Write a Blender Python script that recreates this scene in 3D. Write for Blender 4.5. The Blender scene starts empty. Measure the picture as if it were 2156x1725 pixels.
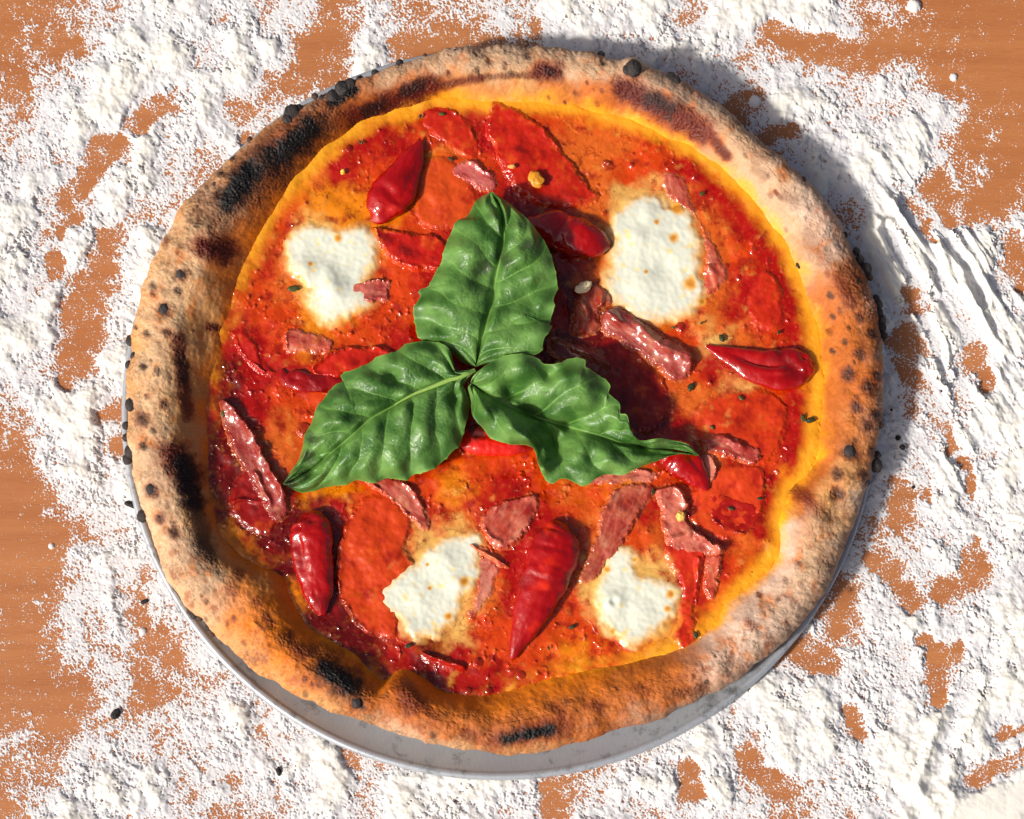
import bpy, math, random
import numpy as np
from mathutils import Vector, Matrix
rad = math.radians
rng = np.random.RandomState(7)

# ------------------------------------------------------------------ camera, light, exposure
S = bpy.context.scene
VW, VH = 2156.0, 1725.0                      # tracing units across / down the picture
TILT, DIST = rad(14), 0.95
HALF_W = 0.4455/2                            # metres across half the picture at the aim point
cam = bpy.data.cameras.new('camera'); co = bpy.data.objects.new('camera', cam)
S.collection.objects.link(co); S.camera = co
CAM = np.array([0.0, -DIST*math.sin(TILT), DIST*math.cos(TILT)])
co.location = CAM; co.rotation_euler = (TILT, 0, 0)
cam.sensor_width = 36; cam.lens = 18*DIST/HALF_W; cam.clip_start = 0.01; cam.clip_end = 50
TW = HALF_W/DIST
FWD = np.array([0, math.sin(TILT), -math.cos(TILT)]); UP = np.array([0, math.cos(TILT), math.sin(TILT)])

w = bpy.data.worlds.new('World'); S.world = w; w.use_nodes = True
nt = w.node_tree; bg = nt.nodes['Background']
sky = nt.nodes.new('ShaderNodeTexSky'); sky.sky_type = 'NISHITA'; sky.sun_disc = False; sky.dust_density = 6; sky.air_density = .7; sky.ozone_density = .6
SUN_EL, SUN_AZ = 38, 33                       # elevation; shadows fall towards this angle (from +x)
sky.sun_elevation = rad(SUN_EL); sky.sun_rotation = math.atan2(-math.cos(rad(SUN_AZ)), -math.sin(rad(SUN_AZ)))
nt.links.new(sky.outputs[0], bg.inputs[0]); bg.inputs[1].default_value = 0.085
sun = bpy.data.lights.new('sun', 'SUN'); so = bpy.data.objects.new('sun', sun); S.collection.objects.link(so)
sun.energy = 4.2; sun.angle = rad(5.5); sun.color = (1.0, 0.95, 0.88)
d = Vector((math.cos(rad(SUN_EL))*math.cos(rad(SUN_AZ)), math.cos(rad(SUN_EL))*math.sin(rad(SUN_AZ)), -math.sin(rad(SUN_EL))))
so.rotation_euler = d.to_track_quat('-Z', 'Y').to_euler(); so.location = (-0.6, -0.5, 0.8)
S.view_settings.view_transform = 'Standard'; S.view_settings.look = 'None'
S.view_settings.exposure = 0.02; S.view_settings.gamma = 1; S.view_settings.use_curve_mapping = False
S.render.engine = 'CYCLES'

# ------------------------------------------------------------------ maths helpers
def unproj(vx, vy, z):
    """traced point (tracing units) -> world x, y on the plane at height z"""
    a = (np.asarray(vx, float)-VW/2)/(VW/2)*TW; b = -(np.asarray(vy, float)-VH/2)/(VW/2)*TW
    dx = a; dy = FWD[1]+b*UP[1]; dz = FWD[2]+b*UP[2]
    t = (z-CAM[2])/dz
    return CAM[0]+t*dx, CAM[1]+t*dy
def proj(x, y, z):
    px, py, pz = x-CAM[0], y-CAM[1], z-CAM[2]
    f = py*FWD[1]+pz*FWD[2]; u = py*UP[1]+pz*UP[2]
    return VW/2+px/f/TW*VW/2, VH/2-u/f/TW*VW/2
def sm(a, b, x):
    t = np.clip((x-a)/(b-a), 0, 1); return t*t*(3-2*t)
def L(*c):
    c = np.array(c, float)/255
    return np.where(c <= .04045, c/12.92, ((c+.055)/1.055)**2.4)
def mix(a, b, t):
    t = np.asarray(t)[..., None] if np.ndim(a) > np.ndim(t) or np.ndim(b) > np.ndim(t) else t
    return a*(1-t)+b*t
_p = np.random.RandomState(3).permutation(256); PERM = np.concatenate([_p, _p]).astype(np.int32)
_g = np.arange(256)*2*np.pi/256; GX, GY = np.cos(_g).astype(np.float32), np.sin(_g).astype(np.float32)
def perlin(x, y, seed=0):
    x = np.asarray(x, np.float64)+seed*17.13; y = np.asarray(y, np.float64)+seed*31.7
    xi = np.floor(x).astype(np.int64); yi = np.floor(y).astype(np.int64)
    fx = (x-xi).astype(np.float32); fy = (y-yi).astype(np.float32)
    u = fx*fx*fx*(fx*(fx*6-15)+10); v = fy*fy*fy*(fy*(fy*6-15)+10)
    X = xi & 255; Y = yi & 255; X1 = (X+1) & 255; Y1 = (Y+1) & 255
    def g(a, b, dx, dy):
        h = PERM[PERM[a]+b]; return GX[h]*dx+GY[h]*dy
    n0 = g(X, Y, fx, fy)*(1-u)+g(X1, Y, fx-1, fy)*u
    n1 = g(X, Y1, fx, fy-1)*(1-u)+g(X1, Y1, fx-1, fy-1)*u
    return (n0*(1-v)+n1*v)*1.5
def fbm(x, y, sc, o=4, gain=.5, seed=0):
    """sc = size of the largest feature in tracing units"""
    r = 0; a = 1; n = 0; x = np.asarray(x); y = np.asarray(y)
    for i in range(o):
        f = 1.93**i/sc; ca, sa = math.cos(.6+seed+i*1.1), math.sin(.6+seed+i*1.1)
        r = r+a*perlin((x*ca-y*sa)*f, (x*sa+y*ca)*f, seed+i*3); n += a*a; a *= gain
    return r/math.sqrt(n)
def smooth_poly(p, k=5, closed=True):
    p = np.array(p, float); n = len(p); out = []
    rg = range(n) if closed else range(n-1)
    for i in rg:
        if closed: a, b, c, e = p[i-1], p[i], p[(i+1) % n], p[(i+2) % n]
        else: a, b, c, e = p[max(i-1, 0)], p[i], p[i+1], p[min(i+2, n-1)]
        for j in range(k):
            t = j/k
            out.append(.5*((2*b)+(c-a)*t+(2*a-5*b+4*c-e)*t*t+(3*b-a-3*c+e)*t**3))
    if not closed: out.append(p[-1])
    return np.array(out)
def sdf(poly, X, Y):
    """signed distance, positive inside"""
    P = np.asarray(poly); n = len(P); best = np.full(X.shape, 1e18); ins = np.zeros(X.shape, bool)
    for i in range(n):
        ax, ay = P[i]; bx, by = P[(i+1) % n]; ex, ey = bx-ax, by-ay
        wx, wy = X-ax, Y-ay
        t = np.clip((wx*ex+wy*ey)/(ex*ex+ey*ey+1e-9), 0, 1)
        best = np.minimum(best, (wx-ex*t)**2+(wy-ey*t)**2)
        c = ((ay > Y) != (by > Y)) & (X < ex*(Y-ay)/(ey if abs(ey) > 1e-9 else 1e-9)+ax)
        ins ^= c
    return np.where(ins, 1, -1)*np.sqrt(best)
def linedist(pts, X, Y):
    best = np.full(X.shape, 1e18)
    for (ax, ay), (bx, by) in zip(pts[:-1], pts[1:]):
        ex, ey = bx-ax, by-ay; t = np.clip(((X-ax)*ex+(Y-ay)*ey)/(ex*ex+ey*ey+1e-9), 0, 1)
        best = np.minimum(best, (X-ax-ex*t)**2+(Y-ay-ey*t)**2)
    return np.sqrt(best)
def cubic1(p0, p1, p2, p3, t): return p1+.5*t*(p2-p0+t*(2*p0-5*p1+4*p2-p3+t*(3*(p1-p2)+p3-p0)))
def gridsample(G, gx, gy, smooth=True):
    """G[row, col, ...] sampled at float column gx, row gy"""
    H, W = G.shape[:2]; gx = np.clip(gx, 0, W-1.001); gy = np.clip(gy, 0, H-1.001)
    i = gx.astype(int); j = gy.astype(int); fx = gx-i; fy = gy-j
    if smooth: fx = fx*fx*(3-2*fx); fy = fy*fy*(3-2*fy)
    if G.ndim == 3: fx = fx[..., None]; fy = fy[..., None]
    return (G[j, i]*(1-fx)+G[j, i+1]*fx)*(1-fy)+(G[j+1, i]*(1-fx)+G[j+1, i+1]*fx)*fy

# ------------------------------------------------------------------ mesh helpers
def tag(o, label=None, cat=None, group=None, kind=None):
    if label: o['label'] = label
    if cat: o['category'] = cat
    if group: o['group'] = group
    if kind: o['kind'] = kind
    return o
def empty(name, loc=(0, 0, 0)):
    o = bpy.data.objects.new(name, None); S.collection.objects.link(o); o.location = loc; o.empty_display_size = .01
    return o
def mk(name, V, F, mat, parent=None, col=None, rgh=None, wet=None):
    V = np.ascontiguousarray(V, np.float32); F = np.ascontiguousarray(F, np.int32)
    k = F.shape[1]
    origin = np.array([V[:, 0].mean(), V[:, 1].mean(), V[:, 2].min()], np.float32) if parent is None else np.zeros(3, np.float32)
    V = V-origin
    m = bpy.data.meshes.new(name); m.vertices.add(len(V)); m.vertices.foreach_set('co', V.ravel())
    m.loops.add(F.size); m.loops.foreach_set('vertex_index', F.ravel())
    m.polygons.add(len(F)); m.polygons.foreach_set('loop_start', np.arange(0, F.size, k, dtype=np.int32))
    m.update(calc_edges=True)
    m.polygons.foreach_set('use_smooth', np.ones(len(F), bool))
    if col is not None:
        a = m.attributes.new('Col', 'FLOAT_COLOR', 'POINT')
        c = np.ones((len(V), 4), np.float32); c[:, :3] = np.clip(col, 0, 1); a.data.foreach_set('color', c.ravel())
    for nm, arr in (('Rgh', rgh), ('Wet', wet)):
        if arr is not None:
            a = m.attributes.new(nm, 'FLOAT', 'POINT'); a.data.foreach_set('value', np.ascontiguousarray(np.broadcast_to(arr, (len(V),)), np.float32))
    m.materials.append(mat)
    o = bpy.data.objects.new(name, m); S.collection.objects.link(o); o.location = origin
    if parent is not None: o.parent = parent
    return o
def gridfaces(nr, nc, wrap=False):
    r = np.arange(nr-1)[:, None]; c = np.arange(nc if wrap else nc-1)[None, :]; c1 = (c+1) % nc
    return np.stack([r*nc+c, (r+1)*nc+c, (r+1)*nc+c1, r*nc+c1], -1).reshape(-1, 4)

# ------------------------------------------------------------------ materials
def mat(name):
    m = bpy.data.materials.new(name); m.use_nodes = True
    return m, m.node_tree.nodes, m.node_tree.links, m.node_tree.nodes['Principled BSDF']
def attr_mat(name, rough=.5, coat=0., coat_r=.1, bumps=(), sss=0., sssc=(1, .3, .1), vary=0., vscale=900, spec=.5, rgh_attr=False, wet_attr=False, trans=0.):
    m, N, K, B = mat(name)
    at = N.new('ShaderNodeAttribute'); at.attribute_name = 'Col'
    tc = N.new('ShaderNodeTexCoord'); c = at.outputs['Color']
    if vary:
        n = N.new('ShaderNodeTexNoise'); n.inputs['Scale'].default_value = vscale; n.inputs['Detail'].default_value = 4
        K.new(tc.outputs['Object'], n.inputs['Vector'])
        mr = N.new('ShaderNodeMapRange'); mr.inputs[1].default_value = .3; mr.inputs[2].default_value = .7
        mr.inputs[3].default_value = 1-vary; mr.inputs[4].default_value = 1+vary; K.new(n.outputs[0], mr.inputs[0])
        vm = N.new('ShaderNodeVectorMath'); vm.operation = 'SCALE'; K.new(c, vm.inputs[0]); K.new(mr.outputs[0], vm.inputs['Scale']); c = vm.outputs[0]
    K.new(c, B.inputs['Base Color'])
    B.inputs['Roughness'].default_value = rough; B.inputs['Specular IOR Level'].default_value = spec
    B.inputs['Coat Weight'].default_value = coat; B.inputs['Coat Roughness'].default_value = coat_r
    if rgh_attr:
        a2 = N.new('ShaderNodeAttribute'); a2.attribute_name = 'Rgh'; K.new(a2.outputs['Fac'], B.inputs['Roughness'])
    if wet_attr:
        a2 = N.new('ShaderNodeAttribute'); a2.attribute_name = 'Wet'; K.new(a2.outputs['Fac'], B.inputs['Coat Weight'])
    prev = None
    for (sc, st, di) in bumps:
        n = N.new('ShaderNodeTexNoise'); n.inputs['Scale'].default_value = sc; n.inputs['Detail'].default_value = 3
        K.new(tc.outputs['Object'], n.inputs['Vector'])
        b = N.new('ShaderNodeBump'); b.inputs['Strength'].default_value = st; b.inputs['Distance'].default_value = di
        K.new(n.outputs[0], b.inputs['Height'])
        if prev: K.new(prev.outputs[0], b.inputs['Normal'])
        prev = b
    if prev: K.new(prev.outputs[0], B.inputs['Normal']); K.new(prev.outputs[0], B.inputs['Coat Normal'])
    if sss:
        B.inputs['Subsurface Weight'].default_value = sss; B.inputs['Subsurface Radius'].default_value = sssc; B.inputs['Subsurface Scale'].default_value = .002
    if trans:
        tr = N.new('ShaderNodeBsdfTranslucent'); ms = N.new('ShaderNodeMixShader'); ms.inputs[0].default_value = trans
        K.new(c, tr.inputs[0]); K.new(B.outputs[0], ms.inputs[1]); K.new(tr.outputs[0], ms.inputs[2])
        out = N['Material Output']; K.new(ms.outputs[0], out.inputs[0])
    return m
M_FLOUR = attr_mat('flour', rough=.95, bumps=((3000, .25, .0003),), spec=.1, sss=.0)
M_CRUST = attr_mat('baked_dough', rough=.7, bumps=((3200, .30, .0002), (900, .22, .0005)), vary=.12, vscale=2600, spec=.35, rgh_attr=True)
M_SAUCE = attr_mat('sauce', rough=.35, spec=.2, coat=.8, coat_r=.07, bumps=((300, .22, .0013),), vary=.0, vscale=1500, wet_attr=True)
M_SALAMI = attr_mat('cured_sausage', spec=.2, rough=.4, coat=.6, coat_r=.16, bumps=((380, .22, .0010),), vary=.06, vscale=1500)
M_HAM = attr_mat('cured_ham', spec=.25, rough=.4, coat=.9, coat_r=.12, bumps=((600, .26, .0008), (3000, .10, .0002)), vary=.10, vscale=2000)
M_MOZZ = attr_mat('mozzarella', rough=.4, coat=.7, coat_r=.12, bumps=((260, .10, .0010),), spec=.4, sss=.15, sssc=(1, .8, .6))
M_PEPPER = attr_mat('pepper_skin', rough=.32, coat=1., coat_r=.05, bumps=((260, .22, .0018), (900, .06, .0006)), spec=.25)
M_LEAF = attr_mat('basil', rough=.46, coat=.12, coat_r=.22, bumps=((2600, .12, .0002),), vary=.08, vscale=700, trans=.16, spec=.38)
M_CHAR = attr_mat('char', rough=.65, bumps=((2500, .6, .0005),), vary=.3, vscale=2000, spec=.4)
M_BIT = attr_mat('small_bits', rough=.5, coat=.4, coat_r=.2, bumps=((2500, .4, .0003),))

def wood_mat():
    m, N, K, B = mat('oiled_beech')
    tc = N.new('ShaderNodeTexCoord'); mp = N.new('ShaderNodeMapping'); mp.inputs['Scale'].default_value = (9, 120, 60)
    mp.inputs['Rotation'].default_value = (0, 0, rad(3))
    K.new(tc.outputs['Object'], mp.inputs[0])
    n = N.new('ShaderNodeTexNoise'); n.inputs['Scale'].default_value = 1; n.inputs['Detail'].default_value = 8; n.inputs['Distortion'].default_value = .4
    K.new(mp.outputs[0], n.inputs['Vector'])
    r = N.new('ShaderNodeValToRGB'); e = r.color_ramp.elements
    e[0].position = .25; e[0].color = (*L(166, 101, 57), 1); e[1].position = .75; e[1].color = (*L(186, 121, 73), 1)
    K.new(n.outputs[0], r.inputs[0])
    mp2 = N.new('ShaderNodeMapping'); mp2.inputs['Scale'].default_value = (150, 1600, 100); K.new(tc.outputs['Object'], mp2.inputs[0])
    n2 = N.new('ShaderNodeTexNoise'); n2.inputs['Scale'].default_value = 1; n2.inputs['Detail'].default_value = 3; K.new(mp2.outputs[0], n2.inputs['Vector'])
    mr = N.new('ShaderNodeMapRange'); mr.inputs[1].default_value = .28; mr.inputs[2].default_value = .45; mr.inputs[3].default_value = .84; mr.inputs[4].default_value = 1
    K.new(n2.outputs[0], mr.inputs[0])
    vm = N.new('ShaderNodeVectorMath'); vm.operation = 'SCALE'; K.new(r.outputs[0], vm.inputs[0]); K.new(mr.outputs[0], vm.inputs['Scale'])
    K.new(vm.outputs[0], B.inputs['Base Color']); B.inputs['Roughness'].default_value = .45
    b = N.new('ShaderNodeBump'); b.inputs['Strength'].default_value = .25; b.inputs['Distance'].default_value = .0003
    K.new(n2.outputs[0], b.inputs['Height']); K.new(b.outputs[0], B.inputs['Normal'])
    return m
def metal_mat():
    m, N, K, B = mat('worn_aluminium')
    tc = N.new('ShaderNodeTexCoord')
    n = N.new('ShaderNodeTexNoise'); n.inputs['Scale'].default_value = 110; n.inputs['Detail'].default_value = 8; n.inputs['Roughness'].default_value = .7
    K.new(tc.outputs['Object'], n.inputs['Vector'])
    r = N.new('ShaderNodeValToRGB'); e = r.color_ramp.elements
    e[0].position = .33; e[0].color = (.17, .18, .185, 1); e[1].position = .46; e[1].color = (.40, .43, .47, 1); K.new(n.outputs[0], r.inputs[0])
    mp = N.new('ShaderNodeMapping'); mp.inputs['Scale'].default_value = (3000, 250, 1); mp.inputs['Rotation'].default_value = (0, 0, rad(35)); K.new(tc.outputs['Object'], mp.inputs[0])
    n2 = N.new('ShaderNodeTexNoise'); n2.inputs['Scale'].default_value = 1; n2.inputs['Detail'].default_value = 2; K.new(mp.outputs[0], n2.inputs['Vector'])
    mr = N.new('ShaderNodeMapRange'); mr.inputs[3].default_value = .8; mr.inputs[4].default_value = 1.25; K.new(n2.outputs[0], mr.inputs[0])
    vm = N.new('ShaderNodeVectorMath'); vm.operation = 'SCALE'; K.new(r.outputs[0], vm.inputs[0]); K.new(mr.outputs[0], vm.inputs['Scale'])
    K.new(vm.outputs[0], B.inputs['Base Color']); B.inputs['Metallic'].default_value = .35; B.inputs['Roughness'].default_value = .42
    b = N.new('ShaderNodeBump'); b.inputs['Strength'].default_value = .2; b.inputs['Distance'].default_value = .0001
    K.new(n2.outputs[0], b.inputs['Height']); K.new(b.outputs[0], B.inputs['Normal'])
    return m

# ------------------------------------------------------------------ table
V = np.array([[-.6, -.5, 0], [.6, -.5, 0], [.6, .5, 0], [-.6, .5, 0], [-.6, -.5, -.03], [.6, -.5, -.03], [.6, .5, -.03], [-.6, .5, -.03]], float)
tb = mk('table', V, np.array([[0, 1, 2, 3], [7, 6, 5, 4], [0, 4, 5, 1], [1, 5, 6, 2], [2, 6, 7, 3], [3, 7, 4, 0]]), wood_mat())
tb.data.polygons.foreach_set('use_smooth', np.zeros(6, bool)); tag(tb, kind='structure', label='orange brown wooden table top dusted with flour')

# ------------------------------------------------------------------ pan: circle through three traced points of its rim
PZ = .006
pts = [unproj(x/1.9, y/1.9, PZ) for x, y in ((690, 2395), (2010, 3122), (3475, 1960))]
(ax, ay), (bx, by), (cx, cy) = [(float(a), float(b)) for a, b in pts]
dd = 2*(ax*(by-cy)+bx*(cy-ay)+cx*(ay-by))
PCX = ((ax*ax+ay*ay)*(by-cy)+(bx*bx+by*by)*(cy-ay)+(cx*cx+cy*cy)*(ay-by))/dd
PCY = ((ax*ax+ay*ay)*(cx-bx)+(bx*bx+by*by)*(ax-cx)+(cx*cx+cy*cy)*(bx-ax))/dd
PR = math.hypot(ax-PCX, ay-PCY)
print('pan', PCX, PCY, PR)
prof = [(0, .0012), (PR-.016, .0012), (PR-.012, .0016), (PR-.004, .0052)]
for k in range(9):
    a = rad(160-k*38); prof.append((PR-.0017+.0017*math.cos(a), .0052+.0014*math.sin(a)))
prof += [(PR-.004, .0030), (PR-.013, .0003), (0, .0003)]
nS = 360; A = np.linspace(0, 2*np.pi, nS, endpoint=False)
V = np.concatenate([np.stack([PCX+max(r, 1e-4)*np.cos(A), PCY+max(r, 1e-4)*np.sin(A), np.full(nS, z)], 1) for r, z in prof])
pan = mk('pizza_pan', V, gridfaces(len(prof), nS, True)[:, ::-1], metal_mat())
tag(pan, 'round grey metal pizza pan with rolled rim under the pizza', 'pizza pan')

# ------------------------------------------------------------------ flour
FL = [
 "22457776553628884889953" "211101100"[:9],
]
rows = [
 "22457776552643455888848999532110",
 "22388868722821132666687523511110",
 "24699878322821112666646485476110",
 "36894683455555556666555588556721",
 "47838747555555555555555548688511",
 "76379446555555555555555558987521",
 "85584553555555555555555556484613",
 "84848555555555555555555555698887",
 "85648855555555555555555555588995",
 "69448555555555555555555555584897",
 "88368555555555555555555555585878",
 "76389555555555555555555555575847",
 "58966555555555555555555555584678",
 "27968555555555555555555555576689",
 "15777555555555555555555555576859",
 "03678655555555555555555555563868",
 "01357755555555555555555555554778",
 "11675655555555555555555555546747",
 "12574755555555555555555555564448",
 "13562455555555555555555557568788",
 "12453275555555555555555537766468"[:32],
 "11252446555555555555558888866489",
 "21343577655555555555586688568997",
 "43565466589555555555587488889984",
 "35788665679688887356868555589945",
 "27876643577488776267666545579999",
]
FG = np.array([[int(c) for c in (r+'5'*32)[:32]] for r in rows], float)
BARE = [ # capsules of bare wood, source pixels: x0 y0 x1 y1 radius
 (552,480,662,416,38),(430,617,505,585,32),(390,565,377,643,18),(312,740,390,688,30),(260,780,280,830,32),(234,909,292,877,20),(214,1013,214,1090,25),(430,948,420,1090,34),
 (410,1028,376,1174,42),(327,1202,300,1417,55),(376,1243,348,1445,42),(257,1445,278,1536,22),(410,1655,490,1635,30),(487,1772,500,1800,30),
 (2926,458,3016,389,32),(3072,562,3176,506,32),(3086,124,3467,239,44),(3738,729,3786,860,36),(3703,909,3717,964,14),(3990,760,4010,830,36),
 (4064,990,4110,1130,42),(3619,1171,3647,1227,20),(3598,1352,3660,1373,42),(3612,1442,3640,1500,30),(3911,1400,3953,1526,32),(3779,1714,3813,1804,20),(3862,1853,3897,1985,20),(3723,1975,3725,1995,16),(3591,1943,3598,2082,40),
 (3355,2373,3355,2509,58),(3178,2578,3300,2646,55),(3485,2236,3587,2305,33),(3614,2339,3655,2400,30),(3900,2223,3894,2318,45),(3751,2400,3819,2339,28),(3682,2550,3833,2605,18),(3744,2612,3737,2782,36),(3416,2864,3437,2932,32),
 (3928,3123,4096,3035,35),(3996,2939,4092,2891,14),(2973,3021,3055,3096,36),(3082,3123,3150,3171,36),(2755,3089,2755,3164,42),(1320,130,1250,210,40),(1000,560,1060,640,35),(2195,3150,2180,3230,30),(1380,3010,1420,3060,25),
]
st = 1.75
gx = np.arange(-200, VW+200, st); gy = np.arange(-200, VH+200, st); X, Y = np.meshgrid(gx, gy)
SX, SY = X*1.9, Y*1.9
wx = fbm(X, Y, 60, 4, .6, 1)*26; wy = fbm(X, Y, 60, 4, .6, 9)*26
c = gridsample(FG, (SX+wx)/128-.5, (SY+wy)/128-.5)/9
bare = np.zeros_like(X)
for (x0, y0, x1, y1, r) in BARE:
    m = (SX > min(x0, x1)-150) & (SX < max(x0, x1)+150) & (SY > min(y0, y1)-150) & (SY < max(y0, y1)+150)
    dl = linedist([(x0, y0), (x1, y1)], SX[m]+wx[m]*1.3, SY[m]+wy[m]*1.3)
    bare[m] = np.maximum(bare[m], 1-sm(r*.3, r*1.9, dl))
n1 = fbm(X, Y, 70, 7, .68, 21); n2 = fbm(X, Y, 11, 3, .7, 41); n3 = fbm(X, Y, 4.2, 2, .7, 52)
str_ang = rad(58)                                   # finger streaks at the right
us = X*math.cos(str_ang)+Y*math.sin(str_ang); vs = -X*math.sin(str_ang)+Y*math.cos(str_ang)
streak = fbm(us*.16, vs, 30, 3, .5, 77)
smask = np.exp(-(((X-1975)/150)**2+((Y-640)/330)**2))
smask = np.clip(smask*1.3, 0, 1)
T = (c-.60)*2.5+n1*.80+n2*.62+n3*.42-bare*1.9*(1-.3*n3)*(1+.5*n1)+streak*smask*.6
# smoothly wiped flour bottom right, and the grooves drawn by fingers at the right
wipe = 1-sm(0, 46, linedist([(2190, 1600), (2060, 1725), (1990, 1900)], X, Y)-30)
T = T+wipe*1.6
bord = np.minimum(np.minimum(X+198, VW+198-X), np.minimum(Y+198, VH+198-Y)); T = T-3.5*(1-sm(10, 190, bord))**2
Th = (c-.48)*2.5+.55*fbm(X, Y, 70, 3, .6, 21)+.10*n2-bare*1.6+streak*smask*.5+wipe*1.4-3.5*(1-sm(10, 190, bord))**2
th = np.where(T > 0, 1-np.exp(-T*1.3), 0)
edge = sm(0, .35, T)
h = (.0004*sm(0, .3, T)+.0024*sm(.1, 1.8, Th))*(.7+.5*c)+(.2+.8*sm(.1, .9, Th))*edge*(.0011*fbm(X, Y, 80, 3, .6, 60)*(1-.8*wipe)+.00062*fbm(X, Y, 34, 3, .6, 61)*(1-.8*wipe)+0.00020*fbm(X, Y, 12, 3, .6, 65)*(.5+.9*sm(-.4, .8, fbm(X, Y, 90, 2, .5, 66)))*(1-.8*wipe)+.00004*n3)
h = h+edge*smask*(.0016*np.abs(streak)*2-.0008)
gro = np.zeros_like(X)
for line, r, dz in (([(1868, 490), (1905, 560), (1935, 610)], 15, .0028), ([(1900, 430), (1950, 520), (1985, 600)], 13, .0024), ([(1935, 405), (1995, 510), (2040, 570), (2065, 640)], 13, .0022), ([(1985, 600), (2035, 700), (2070, 760)], 26, .002), ([(1950, 800), (1990, 900), (2020, 960)], 18, .0016), ([(2040, 1440), (1990, 1560), (1960, 1650)], 20, .0018), ([(1930, 640), (1970, 720), (1990, 800)], 11, .002)):
    dl = linedist(line, X+wx*.12, Y+wy*.12)
    gro = gro-dz*np.exp(-(dl/r)**2)+dz*.7*np.exp(-((dl-r*1.5)/(r*.5))**2)
h = np.where(T > 0, h+gro*edge*(T > .1), h)
dust = fbm(X, Y, 4.6, 2, .9, 90)+.5*fbm(X, Y, 30, 2, .6, 95)
thr = 1.02-1.45*np.clip(c+.06, 0, .5)-.85*np.exp(-np.clip(-T, 0, 9)/.6)+bare*.12+2.5*(1-sm(0, 60, bord))
sp = dust-thr
h = np.where((T <= 0) | (h < .0002), np.where(sp > 0, .0001+.0004*np.clip(sp, 0, .8), -.0006), np.maximum(h, .00015))
lum = lambda px, py, r, H: H*np.sqrt(np.clip(1-((X-px)**2+(Y-py)**2)/r**2, 0, 1))
for px, py, r, H in ((1925, 14, 15, .0028), (2008, 163, 9, .0016), (1590, 215, 14, .002), (1855, 335, 10, .0016), (1780, 300, 12, .0018), (1650, 375, 12, .0018), (108, 1150, 7, .0012), (300, 1330, 9, .0014), (2075, 485, 11, .0018)):
    h = np.maximum(h, lum(px+0*X, py+0*X, r*(1+.2*n2), H)-.0003)
h = h*(1-.35*sm(1, 1.6, T)*0)
xw, yw = unproj(X, Y, 0)
rp = np.hypot(xw-PCX, yw-PCY)
h = np.where(rp < PR-.004, -.0008, np.minimum(h, .0036+ (rp-PR)*.6+.004*sm(PR, PR+.012, rp)))   # stays under the rim of the pan
film = sm(-.42, .12, T+.26*n3+.18*n2)                              # very thin powder: wood shows through it
h = np.where((h < 0) & (film > .10) & (rp > PR-.004) & (bord > 12), .00008, h)
h = np.clip(h, -.0012, .009)
thick = sm(.0006, .0030, h)
col = mix(np.broadcast_to(L(218, 216, 217), X.shape+(3,)), np.broadcast_to(L(233, 229, 219), X.shape+(3,)), thick)
col = mix(col, np.broadcast_to(L(186, 124, 78), col.shape), (1-film)*(h < .00009)*.95)
fl = mk('flour', np.stack([xw, yw, h], -1).reshape(-1, 3), gridfaces(len(gy), len(gx)), M_FLOUR, col=col.reshape(-1, 3))
tag(fl, 'white flour scattered in drifts and dust around the pizza', 'flour', kind='stuff')
def flour_h(vx, vy): return max(0., float(h[int((vy+200)/st), int((vx+200)/st)]))

# ------------------------------------------------------------------ pizza
Z0 = .0125                                     # nominal height of the sauce
OUT = [(1062,97),(1150,98),(1250,115),(1340,142),(1430,180),(1500,215),(1570,270),(1640,330),(1690,375),(1740,430),(1785,500),(1815,560),(1838,620),(1853,690),(1860,770),(1858,850),(1850,930),(1838,1000),(1815,1070),(1785,1140),(1745,1220),(1700,1290),(1650,1345),(1590,1405),(1520,1450),(1440,1490),(1350,1525),(1250,1555),(1150,1575),(1060,1583),(960,1576),(870,1556),(785,1530),(700,1497),(620,1458),(540,1410),(458,1348),(400,1286),(356,1220),(322,1140),(290,1040),(275,960),(268,880),(268,800),(275,720),(290,640),(315,570),(345,500),(385,440),(430,390),(490,330),(550,285),(610,245),(680,205),(750,175),(840,140),(920,115),(1000,100)]
INN = [(1060,212),(1150,212),(1250,228),(1350,255),(1430,290),(1500,330),(1560,385),(1610,440),(1650,495),(1685,560),(1712,640),(1726,720),(1732,800),(1728,870),(1722,930),(1706,990),(1672,1035),(1650,1085),(1648,1130),(1630,1185),(1575,1235),(1530,1290),(1470,1345),(1390,1385),(1300,1405),(1220,1412),(1150,1428),(1070,1452),(990,1465),(930,1455),(885,1425),(840,1415),(800,1438),(755,1390),(700,1355),(650,1320),(615,1265),(585,1220),(540,1195),(480,1150),(445,1090),(432,1010),(428,920),(432,830),(447,750),(462,690),(488,620),(520,540),(560,450),(620,370),(690,300),(760,250),(850,215),(950,203)]
CX, CY = 1062., 838.
outp = smooth_poly(OUT); inp = smooth_poly(INN)
ZB = .014
pcx, pcy = [float(a) for a in unproj(CX, CY, ZB)]
def polar(poly, z):
    x, y = unproj(poly[:, 0], poly[:, 1], z); th = np.arctan2(y-pcy, x-pcx); r = np.hypot(x-pcx, y-pcy)
    o = np.argsort(th); th, r = th[o], r[o]
    return np.concatenate([th-2*np.pi, th, th+2*np.pi]), np.concatenate([r, r, r])
oth, orr = polar(outp, ZB); ith, irr = polar(inp, Z0+.001)
def base_z(X, Y):
    """height of the sauce and cheese surface, metres"""
    e = np.hypot(X-CX, Y-CY)/650
    z = Z0-.0022*sm(.0, 1, 1-e)*0+.0011*fbm(X, Y, 150, 3, .5, 5)+.00046*fbm(X, Y, 46, 2, .5, 15)
    return z
NT, NW = 2600, 190
TH = np.linspace(-np.pi, np.pi, NT, endpoint=False)[None, :]
ro = np.interp(TH, oth, orr); ri = np.interp(TH, ith, irr)
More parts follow.
